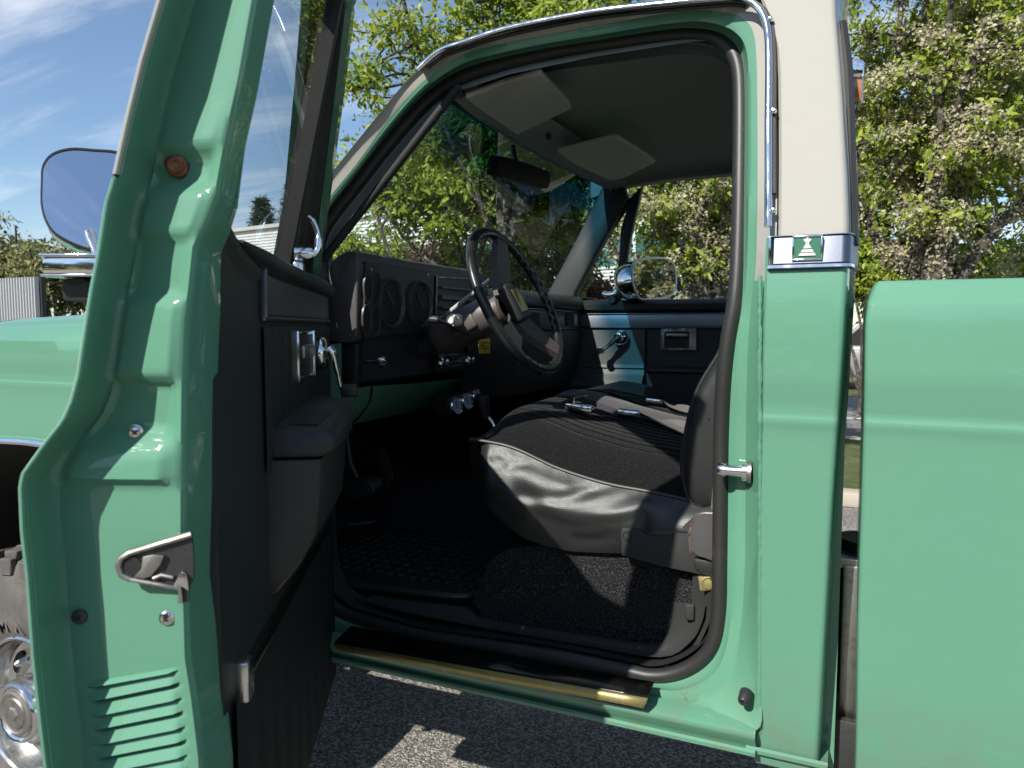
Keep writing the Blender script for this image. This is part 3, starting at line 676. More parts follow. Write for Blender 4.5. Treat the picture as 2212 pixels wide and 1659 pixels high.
dt = P('door_trim', MB().grid(rr), 'trimblack', door)
P('trim_edge', MB().grid([[tp(0, -.03, z), tp(-.002, -.01, z), tp(0, .004, z)] for z in np.linspace(.16, -.84, 20)]), 'trimblack', door)
# sill roll along the top
P('trim_roll', MB().tube([tp(s, .010, interp([(.12, .112), (.2, .102), (.3, .094), (TL, .086)], s)) for s in np.linspace(.12, TL, 16)], [.003, .009, .014] + [.017] * 13, 10), 'trimblack', door)
# bright framed strip
s0, z0t = ts(560, 578, .006); s0b, z0b = ts(560, 690, .006)
zA, zB = .062, -.0
s0 = max(.2, min(.4, s0))
zA = ts(561, 580)[1]; zB = ts(561, 688)[1]
print('strip', s0, zA, zB, 'panel len', TL)
P('trim_strip', MB().prism([tp(s0 + .012, .006, zB + .006), tp(TL, .006, zB + .006), tp(TL, .006, zA - .006), tp(s0 + .012, .006, zA - .006)], TN * .004), mat('dark_strip', (.06, .065, .08), .35, .3), door)
P('strip_frame', MB().box(tp(s0 + .005, .010, (zA + zB) / 2), (.010, .014, zA - zB), AX, .003).box(tp((s0 + TL) / 2, .009, zB), (TL - s0, .010, .009), AX, .003).box(tp((s0 + TL) / 2, .009, zA), (TL - s0, .010, .007), AX, .003), 'brushed', door)
# pleated insert
rr = []
for z in (zB - .012, -.06, -.14, -.22):
    rr.append([tp(s, .008 + .004 * abs(math.sin((s - s0) * 55)), z) for s in np.linspace(s0 + .005, TL, 90)])
P('pleated_insert', MB().grid(rr), 'trimblack', door)
# inside release bezel
sa, za = ts(632, 715, .012); sb_, zb2 = ts(650, 826, .012)
sc_ = ts(640, 770, .012)[0]; zc_ = (ts(640, 714, .012)[1] + ts(640, 826, .012)[1]) / 2; hz = abs(ts(640, 714, .012)[1] - ts(640, 826, .012)[1]) / 2
bz_ = MB()
L_ = .17
for a, b, w, h in ((sc_, zc_, .005, hz * 2), (sc_ + L_, zc_, .005, hz * 2)): bz_.box(tp(a, .013, b), (w, .010, h), AX, .002)
for zz_ in (zc_ + hz - .005, zc_ - hz + .005): bz_.box(tp(sc_ + L_ / 2, .012, zz_), (L_, .007, .006), AX, .002)
P('release_bezel', bz_, 'chrome', door)
P('release_recess', MB().box(tp(sc_ + L_ / 2, .010, zc_), (L_ - .01, .004, hz * 2 - .01), AX), 'dashdark', door)
P('release_handle', MB().box(tp(sc_ + L_ * .6, .014, zc_ + .006), (L_ * .6, .01, .026), AX, .004), 'steel', door)
# window crank
s_c, z_c = ts(681, 768, .03)
s_c = min(s_c, TL - .12); 
kp = tp(.70, .012, ts(683, 768, .03)[1])
P('crank_boss', MB().lathe([(.034, 0), (.036, .008), (.034, .016), (.026, .022), (.012, .024), (0, .024)], kp, TN, 24), 'chrome', door)
P('window_crank', MB().tube(smooth_path([kp + TN * .026 + V((0, 0, .012)), kp + TN * .034 + V((0, 0, 0)), kp + TN * .040 + V((0, 0, -.036)) + TE * .012, kp + TN * .046 + V((0, 0, -.078)) + TE * .028], 5), [.011] * 5 + [.010] * 6 + [.007] * 5, 12, flat=.7), 'chrome', door)
P('crank_knob', MB().lathe([(.013, 0), (.015, .004), (.015, .030), (.013, .034), (0, .034)], kp + TN * .046 + V((0, 0, -.082)) + TE * .029, TN, 18), 'dashdark', door)
# armrest and lower pocket
sA, zAt = ts(570, 925); _, zAb = ts(570, 990)
sA = .27
arm = []
zt_ = -.125; 
zt_ = (706 - 932) / 1600 * 1.13; zb_ = (706 - 992) / 1600 * 1.13
print('arm', zt_, zb_, ts(570, 925), ts(570, 990))
for s, w, dz in ((sA, .094, -.004), (sA + .012, .105, 0), (sA + .1, .108, .002), (sA + .25, .104, .006), (sA + .36, .09, .010), (sA + .42, .06, .012), (sA + .44, .02, .012)):
    arm.append([tp(s, 0, zb_), tp(s, w - .012, zb_), tp(s, w, zb_ + .010), tp(s, w, zt_ - .014 + dz), tp(s, w - .014, zt_ + dz), tp(s, 0, zt_ + dz + .006)])
P('armrest', MB().loft(arm), 'trimblack', door, sharp=1.0)
P('ashtray_lid', MB().prism([tp(sA + .03, .03, zt_ + .0045), tp(sA + .20, .03, zt_ + .0085), tp(sA + .20, .075, zt_ + .0055), tp(sA + .03, .075, zt_ + .0025)], (0, 0, .002)), 'dashdark', door)
pk = []
for z, s_a, w in ((zb_ - .004, sA - .012, .085), (zb_ - .06, sA - .012, .083), (zb_ - .12, sA - .012, .076), (zb_ - .17, sA - .012, .05), (zb_ - .215, sA - .012, .012)):
    pk.append([tp(s_a, .0, z), tp(s_a + .004, w - .006, z), tp(s_a + .012, w, z), tp(sA + .30, w, z), tp(sA + .42, w * .8, z), tp(sA + .46, .0, z)])
P('armrest_base', MB().loft(pk), 'trimblack', door, sharp=1.0)
# bright moulding above the carpeted kick strip
zm = -.46
P('kick_moulding', MB().loft([[tp(s, .004, zm + .012), tp(s, .014, zm + .010), tp(s, .017, zm), tp(s, .014, zm - .010), tp(s, .004, zm - .012)] for s in (.065, .3, .6, TL - .06)]), mat('dull_chrome', (.25, .26, .25), .25, 1), door)
P('moulding_cap', MB().box(tp(.07, .010, zm), (.030, .022, .055), AX, .005), 'alu', door)
rr = []
for z in (zm - .013, zm - .15, zm - .3, zm - .385): rr.append([tp(s, .012 + .0008 * math.sin(s * 400), z) for s in np.linspace(.03, TL, 120)])
P('kick_panel', MB().grid(rr), mat('black_kick_vinyl', (.010, .011, .012), .6, spec=.3), door)
# ---- latch plate, screws, bolt on the door end
def z3(x, y): return (x / 2.458 * .8848, (1200 + y / 2.458) * .8848)
def pe(x, y, s=-.003): return at_end(*z3(x, y), s)
LS = .010
out = [(708, 450), (724, 400), (775, 368), (960, 312), (1150, 255), (1162, 400), (1160, 530), (1135, 575), (1130, 660), (1085, 668), (1080, 580), (930, 552), (780, 525), (728, 500)]
P('latch_plate', MB().prism([pe(a, b, -.004) for a, b in out], DE * .004), 'darksteel', door)
P('latch_rim', MB().tube([pe(a, b, -.006) for a, b in out[12:] + out[:5]], .0036, 8), 'steel', door)
P('latch_rim', MB().tube([pe(a, b, -.006) for a, b in out[9:13]], .003, 8), 'steel', door)
hc = pe(790, 447, -.005)
P('latch_hole', MB().lathe([(.0105, 0), (.0105, -.001), (0, -.001)], hc, DE, 24), 'under', door)
P('latch_fork', MB().prism([pe(a, b, -.009) for a, b in ((855, 392), (915, 380), (985, 384), (960, 445), (905, 510), (860, 525), (800, 515), (845, 470))], DE * .004, .001), 'steel', door)
P('latch_fork', MB().prism([pe(a, b, -.009) for a, b in ((1075, 500), (1092, 478), (1118, 500), (1128, 545), (1132, 600), (1095, 575), (1040, 560))], DE * .005, .001), 'alu', door)
P('latch_spring', MB().tube([pe(920, 520, -.007), pe(970, 500, -.007), pe(1040, 515, -.007)], .0025, 8), 'steel', door)
def screw(px, py, r, s, m='alu'):
    c = at_end(px, py, s); a = -DE
    o_ = P('door_screw', MB().lathe([(r * 1.25, -.001), (r * 1.2, .0006), (r, .0012), (r * .8, .003), (0, .0042)], c, a, 24), m, door)
    x = DN * .7 + V((0, 0, .7)); y = DN * .7 - V((0, 0, .7))
    P('screw_slot', MB().box(c + a * .0043, (r * 1.0, r * .26, .0012), (x, y, a)).box(c + a * .0043, (r * .26, r * 1.0, .0014), (x, y, a)), 'under', door)
def surf_s(px, py):     # where the pressed face lies at this spot
    n, z = dloc(at_end(px, py, 0))[1:]; a, c_ = n_l(z) + .0165, n_r(z) - .004
    k = (n - a) / (c_ - a); return .026 * (1 - k) + interp(steps, z)
for a, b, m_ in ((293, 933, 'alu'), (360, 1335, 'alu'), (171, 1333, 'darksteel')): screw(a, b, .0068, surf_s(a, b) - .0012, m_)
s_b = surf_s(384, 362)
c = at_end(384, 360, s_b - .001)
P('rusty_bolt', MB().lathe([(.0110, 0), (.0110, .002), (.0078, .0025), (.0075, .008), (.0055, .0085), (.005, .0065), (0, .0065)], c, -DE, 12), 'rust', door)
P('rust_ring', MB().prism([c + DN * (.0135 * math.cos(t) * (1 + .12 * math.sin(3 * t))) + V((0, 0, .0125 * math.sin(t) * (1 + .1 * math.cos(5 * t)))) for t in np.linspace(0, 2 * PI, 25)[:-1]], -DE * .0008), 'rustdark', door)
P('drain_plug', MB().lathe([(.0105, -.002), (.010, .003), (.006, .005), (0, .005)], at_end(237, 578, surf_s(237, 578) - .0), -DE, 20), 'under', door)
# ---- door mirror
mc = at_d(172, 434, 1.42)
vdir = (mc - CAM).normalized(); rdir = V((.62, -.50, .60)).normalized(); mn = (rdir - vdir).normalized()
outl = smooth_path([V((a, b, 0)) for a, b in [(90, 395), (93, 360), (112, 335), (150, 323), (200, 325), (262, 334), (290, 380), (284, 470), (262, 548), (205, 543), (150, 524), (110, 496), (91, 450)]], 5, True)
ctr = at_p(172, 434, mc, mn)
mp_ = [at_p(p.x, p.y, mc, mn) for p in outl]
def ms(k, d): return [ctr.lerp(p, k) + mn * d for p in mp_]
P('mirror_glass', MB().add(ms(.97, .002), [tuple(range(len(outl)))]), 'mirror', door, flat=True)
P('mirror_rim', MB().grid([ms(1.015, -.001), ms(1.01, .005), ms(.975, .005), ms(.965, .001)], closed=True), 'dashdark', door)
P('mirror_shell', MB().loft([ms(1.03, -.001), ms(1.035, -.008), ms(1.0, -.035), ms(.85, -.058), ms(.5, -.072)]), 'chrome', door)
m1 = at_d(172, 578, 1.35)
P('mirror_bracket', MB().box(m1 + V((.02, 0, 0)), (.12, .07, .030), (_R, V((-_R.y, _R.x, 0)), V((0, 0, 1))), .004).box(m1 + V((.02, 0, .018)), (.128, .078, .006), (_R, V((-_R.y, _R.x, 0)), V((0, 0, 1))), .002).box(m1 + V((.02, 0, -.017)), (.125, .076, .005), (_R, V((-_R.y, _R.x, 0)), V((0, 0, 1))), .002), 'chrome', door)
m2 = at_d(163, 628, 1.34)
P('mirror_foot', MB().prism([m2 + _R * a + V((0, 0, b)) for a, b in ((-.026, .022), (.012, .024), (.026, .012), (.034, -.022), (-.026, -.018))], V((-_R.y, _R.x, 0)) * .06, .006, 2), 'rubber', door)
P('mirror_arm', MB().tube([m1 + V((.02, 0, 0)), D(.55, n_l(.08) - .0, .06)], .012, 10).tube([mc - mn * .05, m1 + V((.02, .03, .01))], .01, 10), 'chrome', door)
# ================================================================== cab interior
YF = 1.58
def xz(pts, y): return [V((a, y, Z(b))) for a, b in pts]
# headliner with a padded edge at the windshield header and the sides
rows = []
for x, e in ((-.865, .035), (-.855, .012), (-.83, 0), (-.7, -.02), (-.5, -.03), (-.3, -.03), (-.12, -.015), (-.05, .03), (-.03, .10)):
    rows.append([V((x, y, Z(.575 + h - e))) for y, h in ((.21, -.03), (.225, -.01), (.27, .012), (.4, .04), (.65, .058), (.9, .062), (1.2, .052), (1.42, .028), (1.54, .0), (1.575, -.02))])
P('headliner', MB().grid(rows), 'headliner')
bow = lambda y: -.10 * max(0, 4 * (y - .2) * (1.6 - y) / 1.96)
P('header_trim', MB().loft([[V((-.872 + bow(y), y, Z(z_))), V((-.835 + bow(y) * .95, y, Z(z_ - .006))), V((-.80 + bow(y) * .3, y, Z(z_ + .012))), V((-.80, y, Z(z_ + .03))), V((-.885 + bow(y), y, Z(z_ + .045)))] for y, z_ in ((.25, .543), (.35, .552), (.5, .565), (.7, .577), (.9, .582), (1.1, .58), (1.3, .573), (1.45, .562), (1.57, .55))]), 'headliner')
# windshield
_a, _b = at_y(706, 549, .155), at_y(977, 201, .205)
NB = _a.lerp(_b, (Z(.085) - _a.z) / (_b.z - _a.z)); NT = _a.lerp(_b, (Z(.548) - _a.z) / (_b.z - _a.z))
FB, FT = V((-1.19, 1.62, Z(.06))), V((-.882, 1.59, Z(.566)))
def wsp(u, v, off=0):
    p = NB.lerp(NT, v).lerp(FB.lerp(FT, v), u); b_ = 4 * u * (1 - u)
    return V((p.x - .10 * b_ + off, p.y, p.z + .03 * b_ * v))
P('windshield', MB().grid([[wsp(u / 24, v / 14) for u in range(25)] for v in range(15)]), 'windshield')
P('windshield_seal', MB().tube([wsp(1, v / 8, .004) for v in range(9)] + [wsp(u / 10, 1, .004) for u in range(9, -1, -1)], .012, 8), 'rubber')
# near A pillar inner trim, far A pillar, far door frame
P('pillar_trim', MB().tube([wsp(0, v, .012) + V((0, -.01, 0)) for v in (0, .25, .5, .75, 1)], .010, 10), 'under')
def fy(pts, y=YF): return [at_y(a, b, y) for a, b in pts]
P('far_pillar', MB().prism(fy([(1303, 396), (1345, 400), (1356, 428), (1300, 526), (1243, 632), (1240, 660), (1170, 655), (1184, 629), (1245, 515)], YF - .02), (0, .06, 0), .012, 3), mat('grey_pillar_trim', (.030, .033, .034), .5))
P('far_vent_seal', MB().ring(smooth_path(fy([(1357, 444), (1240, 640), (1326, 650), (1345, 500)], YF + .02), 3, True), .008, 8), 'rubber')
fd = P('passenger_door', MB().box((-.60, YF + .03, Z(-.30)), (1.18, .05, .80)), 'trimblack')
P('window_post', MB().prism(fy([(1358, 430), (1388, 400), (1360, 520), (1338, 652), (1322, 652), (1342, 520)], YF + .01), (0, .03, 0), .004, 2), 'dashdark', fd)
P('door_header', MB().prism([V((x, YF - .01, Z(z))) for x, z in ((-.95, .52), (-.80, .560), (-.6, .572), (-.02, .575), (-.02, .66), (-.95, .66))], (0, .06, 0)), 'headliner', fd)
P('window_post', MB().prism([V((x, YF, Z(z))) for x, z in ((-.02, .08), (-.02, .6), (-.14, .6), (-.14, .08))], (0, .06, 0)), 'trimblack', fd)
P('window_glass', MB().grid([[V((x, YF + .04, Z(z))) for x in (-1.15, -.02)] for z in (.06, .6)]), 'glass', fd)
# top pad, strip, lower panels
yp = YF - .005
zs_ = lambda r: at_y(1420, r, yp).z - CAMZ
P('sill_pad', MB().loft([xz([(x, zs_(648)), (x, zs_(648))], 0) and [V((x, yp + .03, Z(zs_(646)))), V((x, yp - .008, Z(zs_(649)))), V((x, yp - .024, Z(zs_(657)))), V((x, yp - .022, Z(zs_(668)))), V((x, yp - .004, Z(zs_(676)))), V((x, yp + .03, Z(zs_(677))))] for x in (-1.15, -.6, -.02)]), 'trimblack', fd)
P('trim_strip', MB().box((-.55, yp + .002, Z(zs_(692))), (1.08, .016, zs_(679) - zs_(705)), bevel=.002), 'trimgrey', fd)
P('strip_edge', MB().box((-.55, yp - .002, Z(zs_(677.5))), (1.08, .018, .005), bevel=.0015).box((-.55, yp - .002, Z(zs_(707))), (1.08, .018, .005), bevel=.0015), 'brushed', fd)
vx = at_y(1392, 780, yp).x
rr = []
for x in np.linspace(-1.16, vx, 8):
    rr.append([V((x, yp + dy, Z(zs_(r)))) for r, dy in ((709, 0), (788, .0), (791, -.006), (796, -.008), (799, 0), (803, -.004), (808, -.006), (812, -.012), (822, -.035), (838, -.04), (850, -.02), (870, .0), (1000, .0))])
P('front_panel', MB().grid(rr), mat('grained_door_vinyl', (.10, .105, .10), .55, bump=[('voronoi', 300, .4, .001)]), fd)
rr = []
for x in np.linspace(vx + .012, -.02, 30):
    rr.append([V((x, yp + .006 + dy, Z(zs_(r)))) for r, dy in ((709, 0), (770, .0), (790, -.004), (796, -.02), (802, -.022), (806, -.004), (1000, 0))])
P('rear_panel', MB().grid(rr), mat('dark_door_vinyl', (.045, .047, .047), .55, bump=[('voronoi', 300, .4, .001)]), fd)
bb = fy([(1427, 710), (1504, 709), (1504, 756), (1427, 757)], yp - .006); bi = fy([(1435, 716), (1489, 716), (1489, 751), (1435, 752)], yp - .006)
P('release_bezel', MB().grid([[p + V((0, .008, 0)) for p in bb], bb, bi, [p + V((0, .010, 0)) for p in bi]], closed=True), 'chrome', fd)
P('release_recess', MB().add([p + V((0, .010, 0)) for p in bi], [(0, 1, 2, 3)]), 'dashdark', fd)
P('release_handle', MB().box(at_y(1462, 724, yp - .012), (.085, .012, .014), bevel=.004), 'steel', fd)
kb = at_y(1340, 730, yp - .02); kk = at_y(1297, 758, yp - .075)
P('crank_boss', MB().lathe([(.030, .02), (.032, .0), (.026, -.012), (.014, -.02), (0, -.02)], kb, (0, 1, 0), 20), 'chrome', fd)
P('window_crank', MB().tube(smooth_path([kb + V((.004, -.02, .006)), kb + V((-.01, -.03, -.004)), kb.lerp(kk, .6) + V((0, 0, 0)), kk + V((0, .012, 0))], 5), [.016] * 5 + [.013] * 5 + [.010] * 6, 10, flat=.7), 'dashdark', fd)
P('crank_knob', MB().lathe([(.011, .02), (.0145, .012), (.0145, -.012), (.012, -.016), (0, -.017)], kk, (0, 1, 0), 16), 'chrome', fd)
vl = at_y(1326, 640, YF - .01)
P('vent_latch', MB().tube(smooth_path([vl + V((-.04, 0, .012)), vl + V((-.02, -.012, .006)), vl + V((.01, -.016, .01)), vl + V((.03, -.012, .05))], 4), [.012] * 4 + [.014] * 4 + [.012] * 3 + [.006] * 2, 10), 'chrome', fd)
P('latch_base', MB().lathe([(.018, 0), (.02, .02), (.014, .04), (0, .04)], vl + V((-.0, .01, -.015)), (0, -1, 0), 14), 'dashdark', fd)
# passenger side mirror outside
pm = at_y(1412, 603, 1.78)
vd = (pm - CAM).normalized(); rd = V((.22, .96, .13)).normalized(); mn = (rd - vd).normalized()
ol = smooth_path([V((a, b, 0)) for a, b in [(1365, 600), (1367, 574), (1381, 561), (1433, 558), (1453, 570), (1460, 603), (1455, 632), (1434, 643), (1387, 647), (1372, 630)]], 4, True)
mq = [at_p(p.x, p.y, pm, mn) for p in ol]; pc = sum(mq, V()) / len(mq)
def pms(k, d): return [pc.lerp(p, k) + mn * d - _R * (.25 * max(0, -d)) for p in mq]
P('mirror_glass', MB().add(pms(.98, .002), [tuple(range(len(mq)))]), 'mirror_dark', fd, flat=True)
P('mirror_rim', MB().ring(mq, .006, 8), 'satin', fd)
P('mirror_shell', MB().loft([pms(1.02, -.001), pms(1.0, -.03), pms(.85, -.07), pms(.5, -.09)]), 'chrome', fd)
P('mirror_arm', MB().tube([pm - mn * .07, pm + V((-.10, -.07, -.02)), V((pm.x - .08, 1.66, pm.z - .05))], .012, 8), 'chrome', fd)
# ---- rear view mirror, visors
def ax_(pts, x): return [at_x(a, b, x) for a, b in pts]
mo_ = smooth_path(ax_([(1078, 340), (1086, 338), (1130, 350), (1180, 368), (1188, 374), (1188, 396), (1183, 405), (1175, 405), (1110, 387), (1076, 376), (1072, 368)], -.83), 3, True)
rv = P('rear_view_mirror', MB().prism(mo_, (-.03, .004, 0), .006, 3), mat('black_case_dark_reflection', (.004, .004, .004), .6, spec=.1))  # glass face shares the case's black, standing in for its dark reflection
P('mirror_stalk', MB().tube([at_x(1120, 365, -.86), at_x(1112, 340, -.89), at_x(1108, 318, -.925)], .008, 8).box(at_x(1074, 383, -.85), (.01, .03, .02)), 'dashdark', rv)
def visor(fr, rr_, zf, zr_, name='sun_visor'):
    a = [at_z(p, q, Z(zf)) for p, q in fr]; b_ = [at_z(p, q, Z(zr_)) for p, q in rr_]
    return P(name, MB().prism(a + b_, (0, 0, .016), .007, 3), 'visor')
visor([(1003, 214), (1037, 240), (1116, 293)], [(1236, 236), (1228, 222), (1168, 160), (1088, 184)], .530, .560)
visor([(1203, 330), (1239, 355), (1317, 391), (1350, 386)], [(1416, 352), (1400, 338), (1334, 298), (1318, 299)], .532, .560)
P('visor_clip', MB().box(at_x(1185, 295, -.83), (.012, .02, .02), bevel=.003), 'dashdark')
P('header_screw', MB().lathe([(.004, 0), (.003, -.002), (0, -.002)], at_y(1374, 405, 1.50), (0, 0, 1), 10), 'steel')
# ---- dashboard
end = [(693, 735), (690, 700), (692, 660), (697, 630), (703, 592), (714, 566), (730, 551), (745, 544), (762, 541), (770, 545), (772, 560), (771, 640), (770, 715), (766, 730), (757, 738), (740, 741)]
P_end = [at_y(a, b, .20) for a, b in end]
dash = P('dashboard', MB().prism(P_end, (.0, .72, -.004), .010, 3), 'dash', sharp=.9)
XD = at_y(771, 640, .2).x
print('XD', XD)
# recessed cluster face and its rim
def bez(pts, x, r=0): return [at_x(a, b, x) for a, b in pts]
cl = smooth_path(bez([(786, 575), (790, 566), (860, 574), (930, 586), (934, 596), (932, 650), (930, 702), (922, 712), (850, 722), (790, 730), (783, 722), (784, 640)], XD + .004), 3, True)
P('cluster_bezel', MB().prism(cl, (.006, 0, 0), .002, 1), 'dashdark', dash)
def gauge(px, py, wpx, hpx, x=XD + .0112):
    """oval instrument sunk in the bezel"""
    c = at_x(px, py, x); a_ = at_x(px + wpx, py, x); rz = hpx * (c - CAM).dot(_F) / FPX; ry = abs(a_.y - c.y)
    def el(k, d): return [c + V((d, ry * k * math.cos(t), rz * k * math.sin(t))) for t in np.linspace(0, 2 * PI, 41)[:-1]]
    h_ = .010 if wpx > 15 else .003
    P('gauge_ring', MB().grid([el(.88, -.004), el(.93, h_ * .9), el(.97, h_ * 1.1), el(1.0, h_), el(1.03, -.002)], closed=True), 'ring', dash)
    m_ = MB(); m_.add(el(.88, .0004), [tuple(range(40))]); P('gauge_dial', m_, 'dial', dash)
    return c, ry, rz
for a, b in ((794, 622), (815, 620), (791, 690), (811, 691)): gauge(a, b, 9, 32)
needles = MB()
for a, b, w_, h_ in ((843, 655, 26, 53), (906, 657, 24, 50)):
    c, ry, rz = gauge(a, b, w_, h_)
    needles.box(c + V((.003, .0, .010)), (.0015, .003, rz * .8), (V((1, 0, 0)), V((0, .8, .6)), V((0, -.6, .8))))
    for k in range(15):
        t = R(-40 + k * 18.5); dd = V((0, -math.cos(t), math.sin(t)))
        needles.box(c + V((.002, dd.y * ry * .7, dd.z * rz * .7)), (.001, .006, .0014), (V((1, 0, 0)), dd, V((1, 0, 0)).cross(dd)))
P('gauge_marks', needles, mat('faint_dial_marks', (.09, .09, .085), .6), dash)
for a, b in ((802, 582), (924, 593)): P('bezel_screw', MB().lathe([(.004, 0), (.0035, .002), (0, .0025)], at_x(a, b, XD + .010), (1, 0, 0), 10), 'steel', dash)
vb = bez([(938, 597), (1026, 602), (1026, 690), (935, 688)], XD + .006)
P('vent_frame', MB().grid([[p for p in vb], [p + V((.008, 0, 0)) for p in vb], [lerp(p, sum(vb, V()) / 4, .06) + V((.008, 0, 0)) for p in vb], [lerp(p, sum(vb, V()) / 4, .06) for p in vb]], closed=True), 'wheelrim', dash)
vc = sum(vb, V()) / 4
P('vent_slat', MB().box(vc + V((.004, 0, .03)), (.012, .20, .006)).box(vc + V((.004, 0, -.0)), (.014, .20, .012)).box(vc + V((.004, 0, -.03)), (.012, .20, .006)), 'column', dash)
# lower dash
lowz = at_x(737, 838, XD).z - CAMZ
P('lower_dash', MB().loft([[V((XD - .25, y, Z(.02))), V((XD - .012, y, Z(.02))), V((XD - .006, y, Z(-.02))), V((XD - .012, y, Z(z_ + .01))), V((XD - .03, y, Z(z_))), V((XD - .25, y, Z(z_)))] for y, z_ in ((.235, lowz), (.6, lowz + .0), (1.0, lowz + .02))], True), 'dashdark', dash)
P('dash_side_trim', MB().prism([at_y(a, b, .222) for a, b in ((740, 742), (770, 742), (768, 842), (760, 846), (738, 838))], (0, .02, 0), .004), 'dashdark', dash)
kn = at_x(786, 782, XD - .0)
P('headlight_knob', MB().lathe([(.005, -.03), (.005, .045), (.009, .047), (.015, .05), (.016, .056), (.014, .062), (.007, .066), (0, .066)], at_x(783, 781, XD - .01), V((.93, .1, .0)), 20), 'chrome', dash)
# radio
rc = at_x(975, 782, XD + .004)
P('radio', MB().box(rc, (.02, .19, .055), bevel=.004), 'wheelrim', dash)
P('radio_dial', MB().box(rc + V((.0105, -.005, -.004)), (.003, .12, .016)), 'steel', dash)
rb = MB()
for k in range(5): rb.box(rc + V((.013, -.05 + k * .022, -.004)), (.006, .016, .009), bevel=.001)
P('radio_button', rb, 'dashdark', dash)
for d_ in (-.085, .085): P('radio_knob', MB().lathe([(.016, 0), (.017, .006), (.012, .012), (.011, .026), (.008, .028), (0, .028)], rc + V((.008, d_, .002)), (1, 0, 0), 20), 'chrome', dash)
# green painted lower panel and cowl side
g1 = [at_x(a, b, XD - .02) for a, b in ((738, 842), (800, 834), (900, 828), (1004, 816))]; g2 = [at_x(a, b, XD - .07) for a, b in ((740, 882), (810, 872), (905, 858), (985, 842))]; g3 = [at_x(a, b, XD - .16) for a, b in ((736, 922), (800, 908), (880, 893), (950, 866))]
P('lower_panel', MB().grid([g1, g2, g3]), 'green', dash)
P('panel_seam', MB().tube(smooth_path([at_x(804, 836, XD - .015), at_x(798, 868, XD - .062), at_x(772, 905, XD - .13), at_x(752, 920, XD - .155)], 4), .003, 6), 'under', dash)
P('cowl_side', MB().add([at_y(a, b, .17) for a, b in ((680, 745), (738, 742), (738, 800), (738, 850), (742, 925), (680, 925))], [(0, 1, 2, 3, 4, 5)]), 'green')
# passenger side of the dash
pd = [(-1.5, .10), (-1.2, .125), (-1.06, .128), (-1.01, .118), (-.988, .098), (-.984, .075), (-.990, .066), (-1.0, .062), (-1.0, -.02), (-.995, -.03), (-1.0, -.10), (-1.03, -.24), (-1.3, -.26)]
pdash = P('passenger_dash', MB().loft([[V((x + (.012 if y > 1.4 else 0), y, Z(z + .004))) for x, z in pd] for y in (.97, 1.1, 1.3, 1.5, 1.575)]), 'trimblack', dash, sharp=.8)
P('dash_return', MB().loft([[V((x + dx, y, Z(z + .004))) for x, z in pd] for y, dx in ((.80, -.118), (.90, -.10), (.97, -.001))], False), 'trimblack', dash, sharp=.8)
zt1, zt2 = .062, -.006
P('dash_strip', MB().box((-.992, 1.24, Z((zt1 + zt2) / 2)), (.012, .60, zt1 - zt2 - .008), bevel=.003), mat('dark_strip_grey', (.10, .115, .115), .4, .3), dash)
P('dash_strip_edge', MB().box((-.988, 1.24, Z(zt1)), (.012, .62, .006), bevel=.002).box((-.988, 1.24, Z(zt2)), (.012, .62, .006), bevel=.002), 'brushed', dash)
va = at_x(1230, 690, -.984)
P('dash_vent', MB().box(va, (.004, .075, .05)), 'under', dash)
P('vent_louver', MB().box(va + V((.002, .065, 0)), (.006, .03, .05), bevel=.002), 'trimgrey', dash)
P('dash_vent', MB().box((-.985, 1.05, Z(.028)), (.004, .10, .045)), 'under', dash)
# ---- steering wheel
WC = at_y(1118, 650, .52); WA = V((.905, -.03, .425)).normalized(); WU = V((-.425, 0, .905)); WU = (WU - WA * WU.dot(WA)).normalized(); WY = WA.cross(WU) * -1
if WY.y < 0: WY = -WY
RW_ = .208
def wr(phi): return WU * math.cos(phi) + WY * math.sin(phi)
rows = []
NP = 180
for i in range(NP + 1):
    ph = i / NP * 2 * PI; rd = wr(ph); r_ = []
    grip = 0 if (abs(((ph - R(18) + PI) % (2 * PI)) - PI) < R(24) or abs(((ph - R(142) + PI) % (2 * PI)) - PI) < R(24)) else 1
    for j in range(12):
        t = j / 12 * 2 * PI; rr_ = .0125
        if math.cos(t) < .3: rr_ += grip * .0035 * (.5 - .5 * math.cos(ph * 40)) * (.3 - math.cos(t)) / 1.3
        r_.append(WC + rd * (RW_ + rr_ * 1.15 * math.cos(t)) + WA * (rr_ * math.sin(t)))
    rows.append(r_)
sw = P('steering_wheel', MB().grid(rows, closed=True), 'wheelrim', sharp=1.2)
def spoke(ph, w0, w1):
    d_ = wr(ph); t_ = WA.cross(d_)
    rr_ = []
    for k, (q, w_, dp) in enumerate(((.02, w0, -.035), (.09, w0 * .95, -.030), (.15, (w0 + w1) / 2, -.016), (.200, w1, -.002))):
        c_ = WC + d_ * q + WA * dp
        rr_.append([c_ + t_ * w_ + WA * -.006, c_ + t_ * w_ * .8 + WA * .010, c_ - t_ * w_ * .8 + WA * .010, c_ - t_ * w_ + WA * -.006, c_ - WA * .012])
    return MB().loft(rr_)
P('spoke', spoke(R(18), .050, .030), 'column', sw); P('spoke', spoke(R(142), .046, .026), 'column', sw)
hd = wr(R(80)); ht = WA.cross(hd)
P('horn_pad', MB().box(WC - WA * .010, (.115, .086, .034), (wr(R(170)), WA.cross(wr(R(170))), WA), .014, 3), 'dashdark', sw)
P('horn_emblem', MB().box(WC + WA * .008, (.066, .046, .003), (wr(R(170)), WA.cross(wr(R(170))), WA), .001), mat('gold_tint_plate', (.40, .38, .22), .25, .9, bump=[('noise', 90, .4, .002)]), sw)
CAx = (WC - at_y(943, 734, .535)).normalized()
